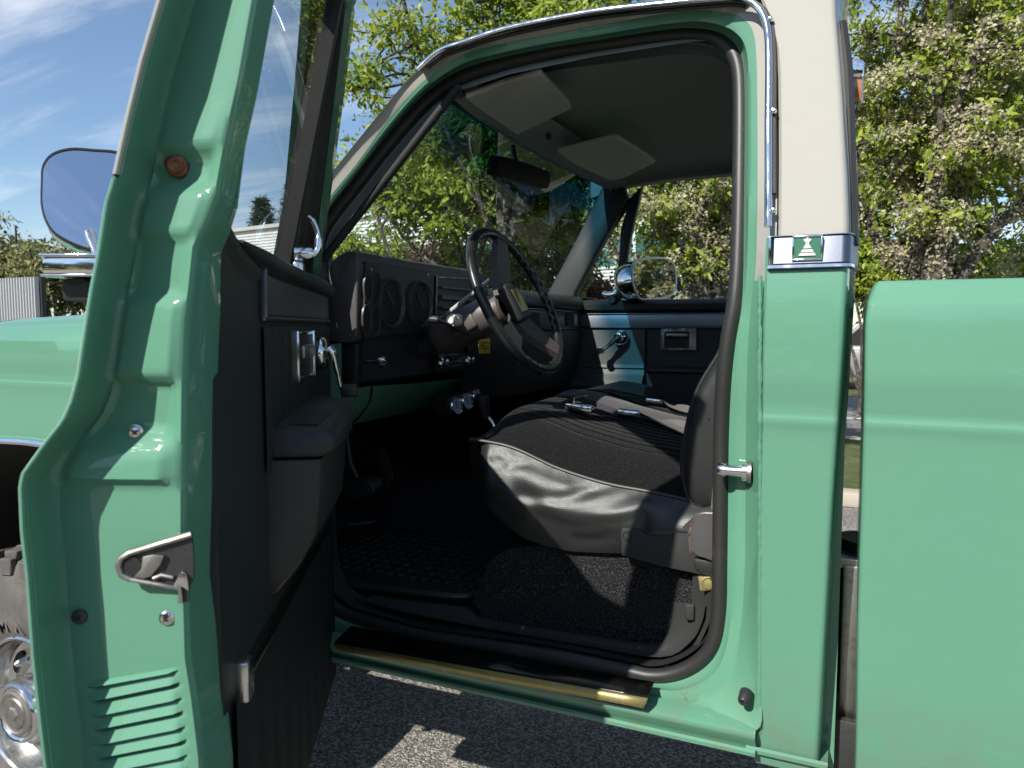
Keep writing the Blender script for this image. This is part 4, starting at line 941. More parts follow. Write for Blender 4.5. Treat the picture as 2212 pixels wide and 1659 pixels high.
P('column_cover', MB().lathe([(.035, -.04), (.044, -.045), (.047, -.075), (.052, -.085), (.053, -.13), (.0535, -.25), (.052, -.272), (.047, -.278), (.03, -.28)], WC, CAx, 32), 'column')
P('column_tube', MB().tube([WC - CAx * .27, WC - CAx * .42, WC - CAx * .62 + V((0, 0, -.03))], .036, 16), 'dashdark')
ig = WC - CAx * .17 + V((0, -.058, 0))
P('ignition_housing', MB().box(WC - CAx * .16 + V((0, -.038, -.006)), (.09, .040, .050), (WA, V((0, 1, 0)), WA.cross(V((0, 1, 0)))), .012, 3), 'column')
P('ignition_lock', MB().lathe([(.018, .02), (.018, -.018), (.016, -.022), (.013, -.020), (.009, -.026), (0, -.026)], at_y(983, 692, ig.y - .012), (0, 1, 0), 24), 'satin')
P('key_tab', MB().box(at_y(983, 692, ig.y - .042), (.004, .014, .026), bevel=.001), 'alu')
P('gear_lever', MB().tube([at_y(966, 682, .60), at_y(976, 670, .60), at_y(1027, 630, .56), at_y(1060, 604, .54)], .0072, 12), 'satin')
P('turn_signal', MB().tube([WC - WA * .15 + V((-.0, -.03, -.03)), at_y(962, 697, .42), at_y(946, 692, .40)], .005, 8).lathe([(0, -.016), (.009, -.014), (.011, 0), (.009, .012), (0, .014)], at_y(937, 690, .40), V((-1, -.1, .1)), 14), 'dashdark')
# auxiliary gauges below the dash
gx = MB(); ap = P('gauge_pod', MB().prism([at_x(a, b, -1.10) for a, b in ((966, 866), (975, 858), (1020, 843), (1034, 846), (1037, 862), (1030, 876), (985, 898), (972, 896))], (-.06, 0, 0), .006), 'wheelrim')
for a, b, r in ((984, 877, 19), (1007, 867, 18), (1029, 857, 17)):
    c = at_x(a, b, -1.098); r_ = r * (c - CAM).dot(_F) / FPX; dr = V((.95, -.15, .15)).normalized()
    P('gauge_rim', MB().lathe([(r_ * 1.05, -.03), (r_ * 1.05, .006), (r_ * .95, .009), (r_ * .88, .004)], c, dr, 24), 'chrome', ap)
    P('gauge_face', MB().lathe([(r_ * .9, .004), (0, .004)], c, dr, 24), 'gauge_face', ap)
    P('gauge_needle', MB().box(c + dr * .006, (.001, .003, r_ * 1.1), (dr, V((.1, .8, .6)), V((0, -.6, .8)))), 'under', ap)
P('shift_lever', MB().tube([at_y(1085, 960, .82), at_y(1063, 913, .82), at_y(1052, 898, .82)], .007, 10), 'chrome')
P('shift_knob', MB().lathe([(0, -.03), (.014, -.028), (.018, .0), (.026, .03), (.024, .046), (.010, .056), (0, .056)], at_y(1046, 886, .82), V((-.25, 0, 1)), 16), 'dashdark')
P('brake_pedal', MB().prism([at_y(a, b, .40) for a, b in ((728, 1062), (738, 1046), (790, 1036), (804, 1046), (810, 1062), (802, 1072), (756, 1086))], (.0, .05, .01), .008).tube([at_y(778, 1050, .44), at_y(756, 1000, .45), at_y(746, 930, .46)], .009, 8), 'trimblack')
P('accelerator', MB().prism([at_y(a, b, .60) for a, b in ((803, 970), (825, 964), (846, 1010), (850, 1034), (838, 1062), (828, 1064))], (-.01, .02, 0), .004), 'trimblack')
# ---- bench seat
YS = .21
zD = lambda x, y: ((1100 + x / 2.765) * .8848, (900 + y / 2.765) * .8848)
pip = [at_y(*zD(a, b), YS) for a, b in ((135, 480), (165, 482), (230, 490), (380, 520), (500, 565), (700, 660), (900, 730), (1100, 785), (1400, 840), (1620, 890), (1700, 905))]
pip = smooth_path(pip, 8)
pipx = [(p.x, p.z - CAMZ) for p in pip]
seat = thing_seat = None
def ztop(x, y):
    zp = interp(pipx, x); t = min(1, max(0, (y - YS) / .26)); crown = .062 * math.sin(t * PI / 2)
    xf = (x - pip[0].x) / .5
    fr = -.05 * max(0, 1 - xf / .10) ** 2 * min(1, t * 2.2) * 1.0
    cy_ = 0
    if .74 < y < .80: cy_ = -.022 * math.sin((y - .74) / .06 * PI)
    if 1.0 < y < 1.06: cy_ = -.022 * math.sin((y - 1.0) / .06 * PI)
    return zp + crown * (1 - .15 * abs(xf - .5)) + fr + cy_ + .01 * math.exp(-((y - .9) / .1) ** 2)
def top_grid(y0, y1, ny, pleat, x0=None, x1=None):
    rows = []
    for y in np.linspace(y0, y1, ny):
        r = []
        for p in pip:
            dx = -.045 * min(1, max(0, (y - YS) / .5)); z = ztop(p.x, y)
            if pleat:
                ph = ((y - .385) / .046) % 1
                if .385 < y < .72 or 1.10 < y < 1.40: z -= .0045 * max(0, 1 - min(ph, 1 - ph) / .16) ** 1.0
            r.append(V((p.x + dx * max(0, 1 - (p.x - pip[0].x) / .3), y, Z(z))))
        rows.append(r)
    return MB().grid(rows)
seat = P('bench_seat', top_grid(YS, .77, 170, True), 'velour', sharp=2)
P('middle_cushion', top_grid(.77, 1.03, 30, False), 'velour_grey', seat, sharp=2)
P('passenger_cushion', top_grid(1.03, 1.5, 90, True), 'velour', seat, sharp=2)
P('seat_piping', MB().tube([p + V((0, -.004, .001)) for p in pip], .0042, 8), 'rubber', seat)
P('seat_piping', MB().tube([V((p.x - .03, 1.03, Z(ztop(p.x, 1.03) + .004))) for p in pip], .004, 6), 'webbing', seat)
P('seat_piping', MB().tube([V((p.x - .03, .77, Z(ztop(p.x, .77) + .004))) for p in pip], .004, 6), 'webbing', seat)
# vinyl side skirt with pulled folds
topc = [zD(a, b) for a, b in ((135, 484), (165, 486), (230, 494), (380, 524), (500, 569), (700, 664), (900, 734), (1100, 789), (1400, 844), (1620, 894), (1700, 910))]
botc = [zD(a, b) for a, b in ((200, 800), (230, 900), (290, 980), (400, 1080), (500, 1150), (640, 1196), (800, 1232), (1000, 1244), (1300, 1250), (1560, 1240), (1700, 1240))]
frontc = [zD(a, b) for a, b in ((133, 490), (132, 560), (145, 650), (170, 720), (200, 800))]
tc_ = resample([V((a, b, 0)) for a, b in topc], 110); bc_ = resample([V((a, b, 0)) for a, b in botc], 110)
def poly(pts): return resample([V((*zD(a, b), 0)) for a, b in smooth_pl(pts)], 40)
def smooth_pl(pts): return [(p.x, p.y) for p in smooth_path([V((a, b, 0)) for a, b in pts], 6)]
valleys = [(poly([(1060, 770), (950, 820), (820, 868), (640, 885), (480, 850)]), 9, .010), (poly([(1290, 1000), (1120, 1040), (950, 1055), (760, 1040), (600, 985)]), 10, .013), (poly([(1290, 1085), (1100, 1120), (960, 1150), (860, 1150)]), 8, .009),
           (poly([(1240, 800), (1120, 880), (960, 950), (760, 960)]), 11, .006), (poly([(560, 610), (470, 640), (400, 660)]), 8, .007), (poly([(330, 540), (280, 590)]), 7, .005), (poly([(1560, 900), (1480, 990), (1330, 1060)]), 10, .008), (poly([(480, 560), (420, 590), (360, 590)]), 6, .005),
           (poly([(300, 720), (480, 800), (620, 960), (800, 1090)]), 13, .005)]
ridges = [(poly([(1150, 820), (980, 910), (800, 925), (600, 930)]), 13, .006), (poly([(1300, 930), (1150, 985), (950, 1000), (780, 1000), (640, 930)]), 12, .008), (poly([(760, 800), (600, 770), (480, 720)]), 15, .006), (poly([(520, 600), (440, 600), (400, 575)]), 6, .004)]
rows = []
for j in range(64):
    v = j / 63; r = []
    for i in range(110):
        px = tc_[i].lerp(bc_[i], v)
        if i < 12:
            k = (1 - i / 12) ** 2; px.x += -10 * k * math.sin(v * PI)
        dd = 0
        for pl_, wd, am in valleys:
            d_ = min((px.x - q.x) ** 2 + (px.y - q.y) ** 2 for q in pl_); dd += am * .52 * math.exp(-d_ / (wd * wd * 3.2))
        for pl_, wd, am in ridges:
            d_ = min((px.x - q.x) ** 2 + (px.y - q.y) ** 2 for q in pl_); dd -= am * .62 * math.exp(-d_ / (wd * wd * 3.0))
        base = YS - .004 - .042 * math.sin(min(1, v * 1.25) * PI * .62) + .07 * max(0, v - .6) ** 1.3
        edge = .10 * (1 - i / 9) ** 2 if i < 9 else 0
        r.append(at_y(px.x, px.y, base + dd * min(1, v * 6) + edge))
    rows.append(r)
P('seat_skirt', MB().grid(rows), 'vinyl', seat, sharp=2)
# backrest: traced side profile carried across the cab
bf = [(1600, 640), (1580, 702), (1557, 762), (1539, 792), (1517, 829), (1501, 867), (1487, 923), (1479, 979), (1477, 1016), (1483, 1053), (1494, 1083), (1513, 1098), (1545, 1107)]
fr_ = smooth_path([at_y(a, b, YS) for a, b in bf], 4)
bk_ = [V((-.10, YS, Z(-.36))), V((-.07, YS, Z(-.2))), V((-.05, YS, Z(0))), V((-.06, YS, Z(.12))), V((-.12, YS, Z(.15)))]
prof_ = fr_ + bk_
cen = sum(prof_, V()) / len(prof_)
def sc_ring(k, dy): return [cen.lerp(p, k) + V((0, dy, 0)) for p in prof_]
bkr = P('backrest', MB().grid([sc_ring(1, .0), sc_ring(1, .03), sc_ring(1, .56)], closed=True).loft([sc_ring(1, .58), sc_ring(1, .9), sc_ring(1, 1.3)]), 'velour', seat)
P('backrest_side', MB().grid([sc_ring(1, .004), sc_ring(.97, -.012), sc_ring(.9, -.020), sc_ring(.72, -.026), sc_ring(.45, -.028), sc_ring(.15, -.028), sc_ring(.01, -.028)], closed=True), 'vinyl', seat, sharp=2)
P('backrest_piping', MB().tube([p + V((-.002, -.004, 0)) for p in fr_], .0052, 8), 'vinyl', seat)
# plastic side cover, retractor
sc1 = [at_y(a, b, .165) for a, b in ((1340, 1143), (1346, 1140), (1384, 1144), (1392, 1156), (1430, 1158), (1468, 1142), (1500, 1116), (1530, 1098), (1560, 1096), (1560, 1250), (1530, 1246), (1420, 1222), (1342, 1200))]
cov = P('seat_side_cover', MB().prism(sc1, (0, .05, 0), .006, 2), 'sillblack')
P('cover_hole', MB().lathe([(.0095, 0), (.008, .003), (.006, .006), (0, .006)], at_y(1355, 1158, .163), (0, 1, 0), 16), 'under', cov)
rt = P('belt_retractor', MB().prism(smooth_path([at_y(a, b, .12) for a, b in ((1494, 1130), (1500, 1112), (1520, 1106), (1548, 1108), (1556, 1112), (1556, 1208), (1520, 1206), (1498, 1196), (1491, 1165))], 2, True), (0, .05, 0), .008, 3), mat('satin_black_plastic', (.07, .07, .07), .28))
P('retractor_disc', MB().prism([at_y(a, b, .125) for a, b in ((1493, 1128), (1487, 1148), (1485, 1170), (1489, 1190), (1497, 1198), (1500, 1160))], (0, .03, 0), .002), 'steel', rt)
rm_ = MB()
for a, b in ((1493, 1134), (1488, 1152), (1491, 1190)): rm_.box(at_y(a, b, .1235), (.004, .003, .008), bevel=.001)
P('retractor_mark', rm_, 'red', rt)
P('retractor_foot', MB().prism([at_y(a, b, .13) for a, b in ((1496, 1206), (1556, 1212), (1556, 1244), (1520, 1246), (1500, 1232))], (0, .04, 0), .006), 'dashdark', rt)
P('retractor_bracket', MB().prism([at_y(a, b, .135) for a, b in ((1508, 1246), (1556, 1246), (1556, 1278), (1512, 1276))], (0, .006, 0), .001), 'gold_tone', rt)
P('anchor_bolt', MB().lathe([(.012, 0), (.012, -.006), (.010, -.009), (.004, -.010), (0, -.010)], at_y(1531, 1260, .134), (0, 1, 0), 18), 'bolt', rt)
P('belt_webbing', MB().prism([at_y(a, b, .15) for a, b in ((1535, 1106), (1560, 1106), (1572, 700), (1566, 700))], (0, .002, 0)), 'webbing', rt)
# lap belts and buckles lying on the cushions
def on_seat(px, py, h=.0):
    d = ray(px, py); t = 1.5
    while t < 3.2:
        p = CAM + d * t
        if p.y > YS and p.z - CAMZ < ztop(p.x, p.y) + h: return p
        t += .004
    return CAM + d * 2.4
def strap(pts, w=.022, tw=None):
    C_ = [q + V((0, 0, .010)) for q in smooth_path([on_seat(a, b, .010) for a, b in pts], 6)]; rows = []
    for i, p in enumerate(C_):
        t = (C_[min(i + 1, len(C_) - 1)] - C_[max(0, i - 1)]).normalized(); sdir = t.cross(V((0, 0, 1))).normalized()
        if tw: sdir = (sdir + V((0, 0, tw[0] * math.sin(i / len(C_) * PI * tw[1])))).normalized()
        rows.append([p - sdir * w, p + sdir * w])
    return MB().grid(rows)
def buckle(px, py, ang, size=(.062, .042, .020)):
    p = on_seat(px, py, .014); a = V((math.cos(ang), math.sin(ang), -.10)).normalized(); b_ = V((0, 0, 1)).cross(a).normalized(); return MB().box(p, size, (a, b_, a.cross(b_)), .004, 2)
sb = P('seat_belt', strap([(1500, 938), (1470, 925), (1430, 915), (1395, 905), (1375, 897)], .020, (.5, 2)), 'webbing'); P('buckle', buckle(1358, 893, .2), 'chrome', sb)
sb = P('seat_belt', strap([(1498, 892), (1480, 889), (1455, 884), (1440, 876), (1425, 868)], .020, (.6, 2)), 'webbing'); P('buckle', buckle(1414, 866, .15, (.06, .04, .016)), 'chrome', sb)
sb = P('seat_belt', strap([(1490, 945), (1420, 915), (1350, 903), (1290, 893), (1268, 886)], .018), 'webbing'); P('buckle', buckle(1252, 881, .1, (.075, .045, .020)), 'chrome', sb)
pt = on_seat(1246, 869, .02)
P('belt_tongue', MB().tube([pt + V((-.01, 0, -.01)), pt + V((-.008, 0, .012)), pt + V((.012, .008, .017)), pt + V((.032, .014, .020))], .0035, 8), 'chrome', sb)
# ---- loose things in the cab
c = [at_x(a, b, -1.03) for a, b in ((1033, 735), (1058, 732), (1058, 763), (1034, 764))]
tg = MB().prism(c, (.001, 0, 0)).build('service_tag', M['tag']); tag(tg, 'small yellow card tag hanging under the dash beside the steering column', 'tag')
ln = MB()
for v, u0, u1 in ((.18, .25, .8), (.30, .08, .9), (.40, .08, .5), (.50, .2, .85), (.62, .08, .9), (.70, .4, .9)):
    a, b = c[0].lerp(c[3], v).lerp(c[1].lerp(c[2], v), u0), c[0].lerp(c[3], v).lerp(c[1].lerp(c[2], v), u1); ln.tube([a + V((.002, 0, 0)), b + V((.002, 0, 0))], .0009, 4)
ln.lathe([(.0035, 0), (0, 0)], c[0].lerp(c[3], .86).lerp(c[1].lerp(c[2], .86), .5) + V((.002, 0, 0)), (1, 0, 0), 10)
ink = ln.build('tag_writing', M['ink'], tg)
mt = [V((x, y, Z(FL + .022))) for x, y in ((-1.50, .24), (-.92, .22), (-.80, .30), (-.76, .45), (-.78, .72), (-1.45, .74))]
mats = MB(); mats.prism(smooth_path(mt, 4, True), (0, 0, .006))
fm_ = mats.build('floor_mat', M['rubber']); tag(fm_, 'black rubber floor mat with raised tread in the driver footwell', 'floor mat')
MB().ring(smooth_path([p + V((0, 0, .010)) for p in mt], 4, True), .009, 8).build('raised_rim', M['rubber'], fm_)
tb = MB()
for i in range(15):
    for j in range(9):
        tb.box(V((-1.36 + i * .036, .32 + j * .042, Z(FL + .031))), (.022, .026, .007), (V((.8, .6 if (i + j) % 2 else -.6, 0)), V((-.6 if (i + j) % 2 else .6, .8, 0)), V((0, 0, 1))), .002, 1)
tb.build('raised_tread', M['rubber'], fm_)
# ================================================================== trees, shrubs, building, street
def leaf_mat(name, c1, c2, c3, trans=.35, rough=.45):
    m = bpy.data.materials.new(name); m.use_nodes = True; nt = m.node_tree; N = nt.nodes.new; L = nt.links.new; b = nt.nodes['Principled BSDF']; out = nt.nodes['Material Output']
    ge = N('ShaderNodeNewGeometry'); cr = N('ShaderNodeValToRGB'); e = cr.color_ramp.elements; e[0].color = (*c1, 1); e[1].color = (*c3, 1); q = e.new(.5); q.color = (*c2, 1)
    L(ge.outputs['Random Per Island'], cr.inputs['Fac']); L(cr.outputs['Color'], b.inputs['Base Color']); b.inputs['Roughness'].default_value = rough; b.inputs['Specular IOR Level'].default_value = .4
    tl = N('ShaderNodeBsdfTranslucent'); L(cr.outputs['Color'], tl.inputs['Color']); ms = N('ShaderNodeMixShader'); ms.inputs['Fac'].default_value = trans
    L(b.outputs[0], ms.inputs[1]); L(tl.outputs[0], ms.inputs[2]); L(ms.outputs[0], out.inputs['Surface']); return m
M['leaf'] = leaf_mat('green_leaves', (.12, .19, .025), (.25, .34, .035), (.42, .46, .06), .45)
M['leaf_back'] = leaf_mat('mid_green_leaves', (.10, .15, .03), (.19, .25, .05), (.30, .33, .08), .45)
M['leaf_dark'] = leaf_mat('dark_green_leaves', (.05, .085, .02), (.10, .14, .03), (.17, .20, .05))
M['leaf_grey'] = leaf_mat('grey_green_leaves', (.13, .15, .05), (.22, .235, .085), (.31, .30, .13))
M['leaf_red'] = leaf_mat('red_leaves', (.14, .05, .05), (.22, .09, .08), (.26, .20, .14))
M['needle'] = leaf_mat('conifer_needles', (.03, .06, .035), (.05, .085, .05), (.08, .11, .06), .15)
M['lichen'] = leaf_mat('pale_lichen', (.34, .31, .19), (.54, .50, .33), (.70, .65, .46), .45, .9)
M['bark'] = mat('lichen_bark', (.06, .05, .04), .95, bump=[('noise', 30, .8, .02)], var=(14, (.28, .26, .19), .52, .72))
def leaves_mesh(centers, per, spread, size, rng, droop=.5, aspect=.48, flat=.6):
    n = len(centers) * per; C_ = np.repeat(np.array(centers), per, 0); P_ = C_ + rng.normal(0, 1, (n, 3)) * np.array([spread, spread, spread * flat])
    d = rng.normal(0, 1, (n, 3)); d += (P_ - C_) / spread * .5; d[:, 2] -= droop; d /= np.linalg.norm(d, axis=1)[:, None]
    u = rng.normal(0, 1, (n, 3)); u += np.array(SUN) * 1.5 + np.array([0, 0, .5]); sd = np.cross(d, u); sd /= np.linalg.norm(sd, axis=1)[:, None] + 1e-9; nr = np.cross(sd, d)
    s = (size * rng.choice([.55, .75, .95, 1.1, 1.35], n) * rng.uniform(.85, 1.15, n))[:, None]; w = s * aspect * .5
    v = np.stack([P_, P_ + d * s * .28 + sd * w + nr * s * .07, P_ + d * s * .66 + sd * w * .72 + nr * s * .04, P_ + d * s - nr * s * .12, P_ + d * s * .66 - sd * w * .72 + nr * s * .04, P_ + d * s * .28 - sd * w + nr * s * .07], 1).reshape(-1, 3)
    k = np.arange(n)[:, None] * 6
    f = np.concatenate([k + np.array([[0, 1, 2, 3]]), k + np.array([[0, 3, 4, 5]])], 1).reshape(-1, 4)
    return v, f
def np_obj(name, v, f, m, parent):
    me = bpy.data.meshes.new(name); me.vertices.add(len(v)); me.vertices.foreach_set('co', v.astype(np.float32).ravel())
    k = f.shape[1]; me.loops.add(len(f) * k); me.loops.foreach_set('vertex_index', f.astype(np.int32).ravel()); me.polygons.add(len(f)); me.polygons.foreach_set('loop_start', np.arange(0, len(f) * k, k, dtype=np.int32))
    me.update(calc_edges=True); me.materials.append(m); o = bpy.data.objects.new(name, me); COL.objects.link(o); o.parent = parent; o.location = -parent.location; return o
def gp(px, dist):
    p = CAM + ray(px, 706) * dist; return V((p.x, p.y, 0))
def tree(name, lab, base, cen, rad, seed, clusters, per, spread, size, leafm='leaf', trunk_r=.14, fork=1.9, limbs=6, lichen=0, lich_size=.030, lean=(0, 0), droop=.5, cat='tree', group=None, shell=.45, twig_r=.012, lich_spread=.036):
    rng = np.random.default_rng(seed); root = thing(name, lab, cat, base, group)
    rad = V(rad); cen = V(cen); fk = base + V((lean[0], lean[1], fork)); mb = MB()
    tr = smooth_path([base - V((0, 0, .1)), base.lerp(fk, .35) + V((.05, .02, 0)), base.lerp(fk, .7) + V((-.04, .03, 0)), fk], 4); n_ = len(tr)
    mb.tube(tr, [trunk_r * (1.35 - .5 * i / n_) for i in range(n_)], 12)
    cl = []
    while len(cl) < clusters:
        q = rng.normal(0, 1, 3); q /= np.linalg.norm(q); q *= rng.uniform(shell, 1) ** .6 * (.80 + .25 * math.sin(q[0] * 5 + seed) * math.cos(q[2] * 4 + seed))
        cl.append(cen + V((q[0] * rad.x, q[1] * rad.y, q[2] * rad.z)))
    arms = []
    for k in range(limbs):
        a = k / limbs * 2 * PI + rng.uniform(-.4, .4); el = rng.uniform(-.1, 1.2); e_ = cen + V((rad.x * .75 * math.cos(a) * math.cos(el), rad.y * .75 * math.sin(a) * math.cos(el), rad.z * .8 * math.sin(el)))
        m_ = fk.lerp(e_, .5) + V(tuple(rng.normal(0, .18, 3))); pth = smooth_path([fk, fk.lerp(m_, .5) + V((0, 0, .10)), m_, e_], 5)
        mb.tube(pth, [trunk_r * .62 * (1 - .86 * i / len(pth)) + .008 for i in range(len(pth))], 8); arms.append(pth)
    pts = [p for pth in arms for p in pth[4:]]; lich = []
    for c in cl:
        p = min(pts, key=lambda q: (q - c).length + .35 * max(0, q.z - c.z)); m_ = p.lerp(c, .5) + V(tuple(rng.normal(0, .09, 3))) + V((0, 0, .05))
        pth = smooth_path([p, m_, c], 4); mb.tube(pth, [twig_r * 1.6 * (1 - .7 * i / len(pth)) for i in range(len(pth))], 5)
        if lichen:
            for q in pth[2:]: lich.append(tuple(q))
            for _ in range(3):
                e2 = c + V(tuple(rng.normal(0, spread * 1.1, 3))); mb.tube([m_.lerp(c, .6), e2], .005, 4); lich.append(tuple(e2)); lich.append(tuple(m_.lerp(e2, .6)))
        elif len(cl) < 400:
            for _ in range(2): mb.tube([m_.lerp(c, .7), c + V(tuple(rng.normal(0, spread * .8, 3)))], .004, 4)
    if lichen:
        lich = [q for q in lich if rng.random() < .5]
        for pth in arms: lich += [tuple(p) for p in pth] * 2
    mb.build('trunk', M['bark'], root)
    v, f = leaves_mesh([tuple(c) for c in cl], per, spread, size, rng, droop); np_obj('crown', v, f, M[leafm], root)
    if lichen:
        v, f = leaves_mesh(lich, lichen, lich_spread, lich_size, rng, .1, .8, 1.0); np_obj('lichen', v, f, M['lichen'], root)
    return root
# A: leafy tree beyond the windshield
b = gp(1075, 8.6); 
def crown_c(px, row, dist): return CAM + ray(px, row) * dist
tree('leafy_tree', 'bright green leafy tree seen through the windshield', b, crown_c(1110, 170, 8.6), (2.15, 1.7, 2.1), 3, 230, 100, .135, .082, trunk_r=.075, fork=2.3, limbs=8, lean=(.05, 0), shell=.3)
# lower skirt of foliage on the same verge
b = gp(1000, 10.2)
tree('leafy_tree', 'lower green tree with dense foliage just above the dashboard top', b, crown_c(1010, 400, 10.2), (2.3, 1.3, 1.05), 11, 190, 70, .18, .098, trunk_r=.06, fork=1.9, limbs=6, shell=.2)
b = gp(1530, 7.6)
tree('lichen_tree', 'forked lichen covered tree seen through the passenger window', b, crown_c(1500, 420, 7.6), (1.35, 1.1, 1.25), 21, 105, 72, .105, .068, trunk_r=.11, fork=1.35, limbs=8, lichen=46, twig_r=.016, lean=(.03, 0), shell=.15)
b = gp(2010, 6.9)
tree('lichen_tree', 'pale lichen crusted tree behind the cargo bed', b, crown_c(2060, 230, 6.9), (1.25, 1.1, 2.1), 33, 125, 100, .115, .068, trunk_r=.09, fork=1.7, limbs=9, lichen=48, twig_r=.016, lean=(.05, 0), shell=.15)
b = gp(1900, 11.5)
tree('lichen_tree', 'taller dull green tree behind the lichen crusted trees', b, crown_c(1800, 400, 11.5), (3.3, 1.6, 1.9), 44, 170, 56, .22, .10, 'leaf_back', trunk_r=.12, fork=1.8, limbs=10, lichen=8, shell=.1, lich_spread=.10, lich_size=.07)
b = gp(2300, 9)
tree('lichen_tree', 'lichen crusted tree at the right edge of the photo', b, crown_c(2300, 250, 9), (1.6, 1.4, 2.4), 47, 110, 90, .13, .070, 'leaf', trunk_r=.10, fork=1.8, limbs=8, lichen=44, twig_r=.016, shell=.1)
b = gp(1225, 11)
tree('lichen_tree', 'small lichen crusted tree beyond the far half of the windshield', b, crown_c(1220, 480, 11), (1.05, .9, 1.0), 39, 80, 66, .12, .075, 'leaf', trunk_r=.06, fork=1.3, limbs=7, lichen=40, twig_r=.014, shell=.1)
# far left
b = gp(20, 17)
tree('broadleaf_tree', 'grey green tree above the corrugated fence behind the door mirror', b, crown_c(25, 585, 17), (1.3, 1.2, 1.45), 51, 120, 46, .17, .12, 'leaf_grey', trunk_r=.10, fork=1.2, limbs=7, shell=.1)
b = gp(125, 15.5)
tree('broadleaf_tree', 'bushy green tree below the door mirror', b, crown_c(135, 600, 15.5), (1.0, 1.0, 1.0), 52, 110, 46, .16, .11, 'leaf_grey', trunk_r=.08, fork=.9, limbs=6, shell=.1)
b = gp(-120, 19)
tree('broadleaf_tree', 'dark green tree at the left edge behind the fence', b, crown_c(-70, 590, 19), (1.7, 1.2, 1.9), 53, 110, 46, .2, .13, 'leaf_dark', trunk_r=.10, fork=1.2, limbs=7, shell=.1)
# conifer behind the building
def conifer(px, dist, top, r, seed, lab):
    base = gp(px, dist); rng = np.random.default_rng(seed); root = thing('conifer_tree', lab, 'tree', base); mb = MB(); mb.tube([base, base + V((0, 0, top))], [.16, .02], 8); cs = []
    z = top * .12
    while z < top:
        k = 1 - z / top; L_ = r * (k ** .8) + .1
        for a in np.arange(0, 2 * PI, .7):
            a += rng.uniform(-.3, .3); e_ = base + V((math.cos(a) * L_, math.sin(a) * L_, z - L_ * .25)); mb.tube([base + V((0, 0, z)), e_], [.03, .008], 4)
            for t in (.35, .6, .8, 1): cs.append(tuple((base + V((0, 0, z))).lerp(e_, t)))
        z += .34
    mb.build('trunk', M['bark'], root); v, f = leaves_mesh(cs, 16, .13, .26, rng, .2, .16, .5); np_obj('crown', v, f, M['needle'], root)
conifer(573, 44, 1.57 + (706 - 436) / 1600 * 44, 2.3, 5, 'dark conifer rising behind the white building')
conifer(640, 50, 1.57 + (706 - 400) / 1600 * 50, 2.6, 6, 'taller conifer farther behind the white building')
# shrubs before the building
for px, row, d_, rx, rz, lm, lab, sd in ((770, 565, 12, .8, .75, 'leaf', 'yellow green shrub beside the driver side of the dashboard', 61), (850, 575, 13, .8, .7, 'leaf', 'low green shrub in front of the teal windows', 62), (950, 570, 12.5, .75, .62, 'leaf_red', 'reddish leaved shrub in front of the white building', 63),
        (1050, 590, 12, .9, .6, 'leaf', 'green shrub behind the top of the steering wheel', 64), (1170, 600, 11, .8, .75, 'leaf_grey', 'grey twiggy shrub behind the steering wheel', 65), (1260, 640, 12, .6, .5, 'leaf_red', 'small purple brown shrub behind the passenger vent window', 66), (1610, 640, 10, .7, .6, 'leaf', 'bright green shrub beside the forked tree', 67), (690, 590, 14, .8, .7, 'leaf_grey', 'pale shrub beyond the windshield pillar', 68)):
    tree('garden_shrub', lab, gp(px, d_), crown_c(px, row, d_), (rx, rx * .8, rz), sd, 70, 44, .13, .085, lm, trunk_r=.04, fork=.5, limbs=6, shell=.05, cat='shrub', group='shrubs before the white building', twig_r=.008)
for px, row, d_, rx, rz, lm, lab, sd in ((1870, 590, 11, .8, .8, 'leaf', 'leafy shrub behind the rear edge of the cab', 71), (1990, 610, 12, .9, .75, 'leaf_back', 'dull green shrub behind the front of the cargo bed', 72), (2110, 585, 11.5, .9, .85, 'leaf', 'yellow green shrub behind the middle of the cargo bed', 73), (2230, 600, 12, .9, .8, 'leaf_back', 'dull green shrub behind the far end of the cargo bed', 74)):
    tree('garden_shrub', lab, gp(px, d_), crown_c(px, row, d_), (rx, rx * .8, rz), sd, 80, 50, .14, .085, lm, trunk_r=.04, fork=.5, limbs=6, shell=.05, cat='shrub', group='shrubs behind the cargo bed', twig_r=.008)
# building
wallm = mat('white_metal_siding', (.72, .74, .72), .5, var=(3, (.64, .66, .64), .45, .7))
P1, P2 = gp(470, 36), gp(1470, 23); WE = (P2 - P1); BL = WE.length; WE.normalize(); WN = V((WE.y, -WE.x, 0))
if WN.y > 0: WN = -WN
bld = thing('office_building', 'long white building with teal ribbon windows and ribbed siding', 'building', P1)
def bw(s, o, z): return P1 + WE * s + WN * o + V((0, 0, z))
AXB = (WE, -WN, V((0, 0, 1)))
wm = MB(); wm.box(bw(BL / 2, -4.05, 3.0), (BL, 8, 6.0), AXB); wm.build('wall', wallm, bld)
sd_ = MB()
for z in np.arange(2.72, 3.4, .11): sd_.box(bw(BL / 2, .0, z), (BL, .04, .07), AXB)
for z in np.arange(4.75, 5.9, .13): sd_.box(bw(BL / 2, .0, z), (BL, .04, .09), AXB)
sd_.build('siding', wallm, bld)
MB().box(bw(BL / 2, -4.0, 6.08), (BL + .3, 8.3, .16), AXB).build('roof', mat('pale_roof', (.5, .5, .48), .7), bld)
teal = mat('teal_window_glass', (.03, .12, .11), .08, coat=.5); frm = mat('pale_green_frame', (.45, .55, .50), .4)
wn, wk = None, int(BL / 1.5)
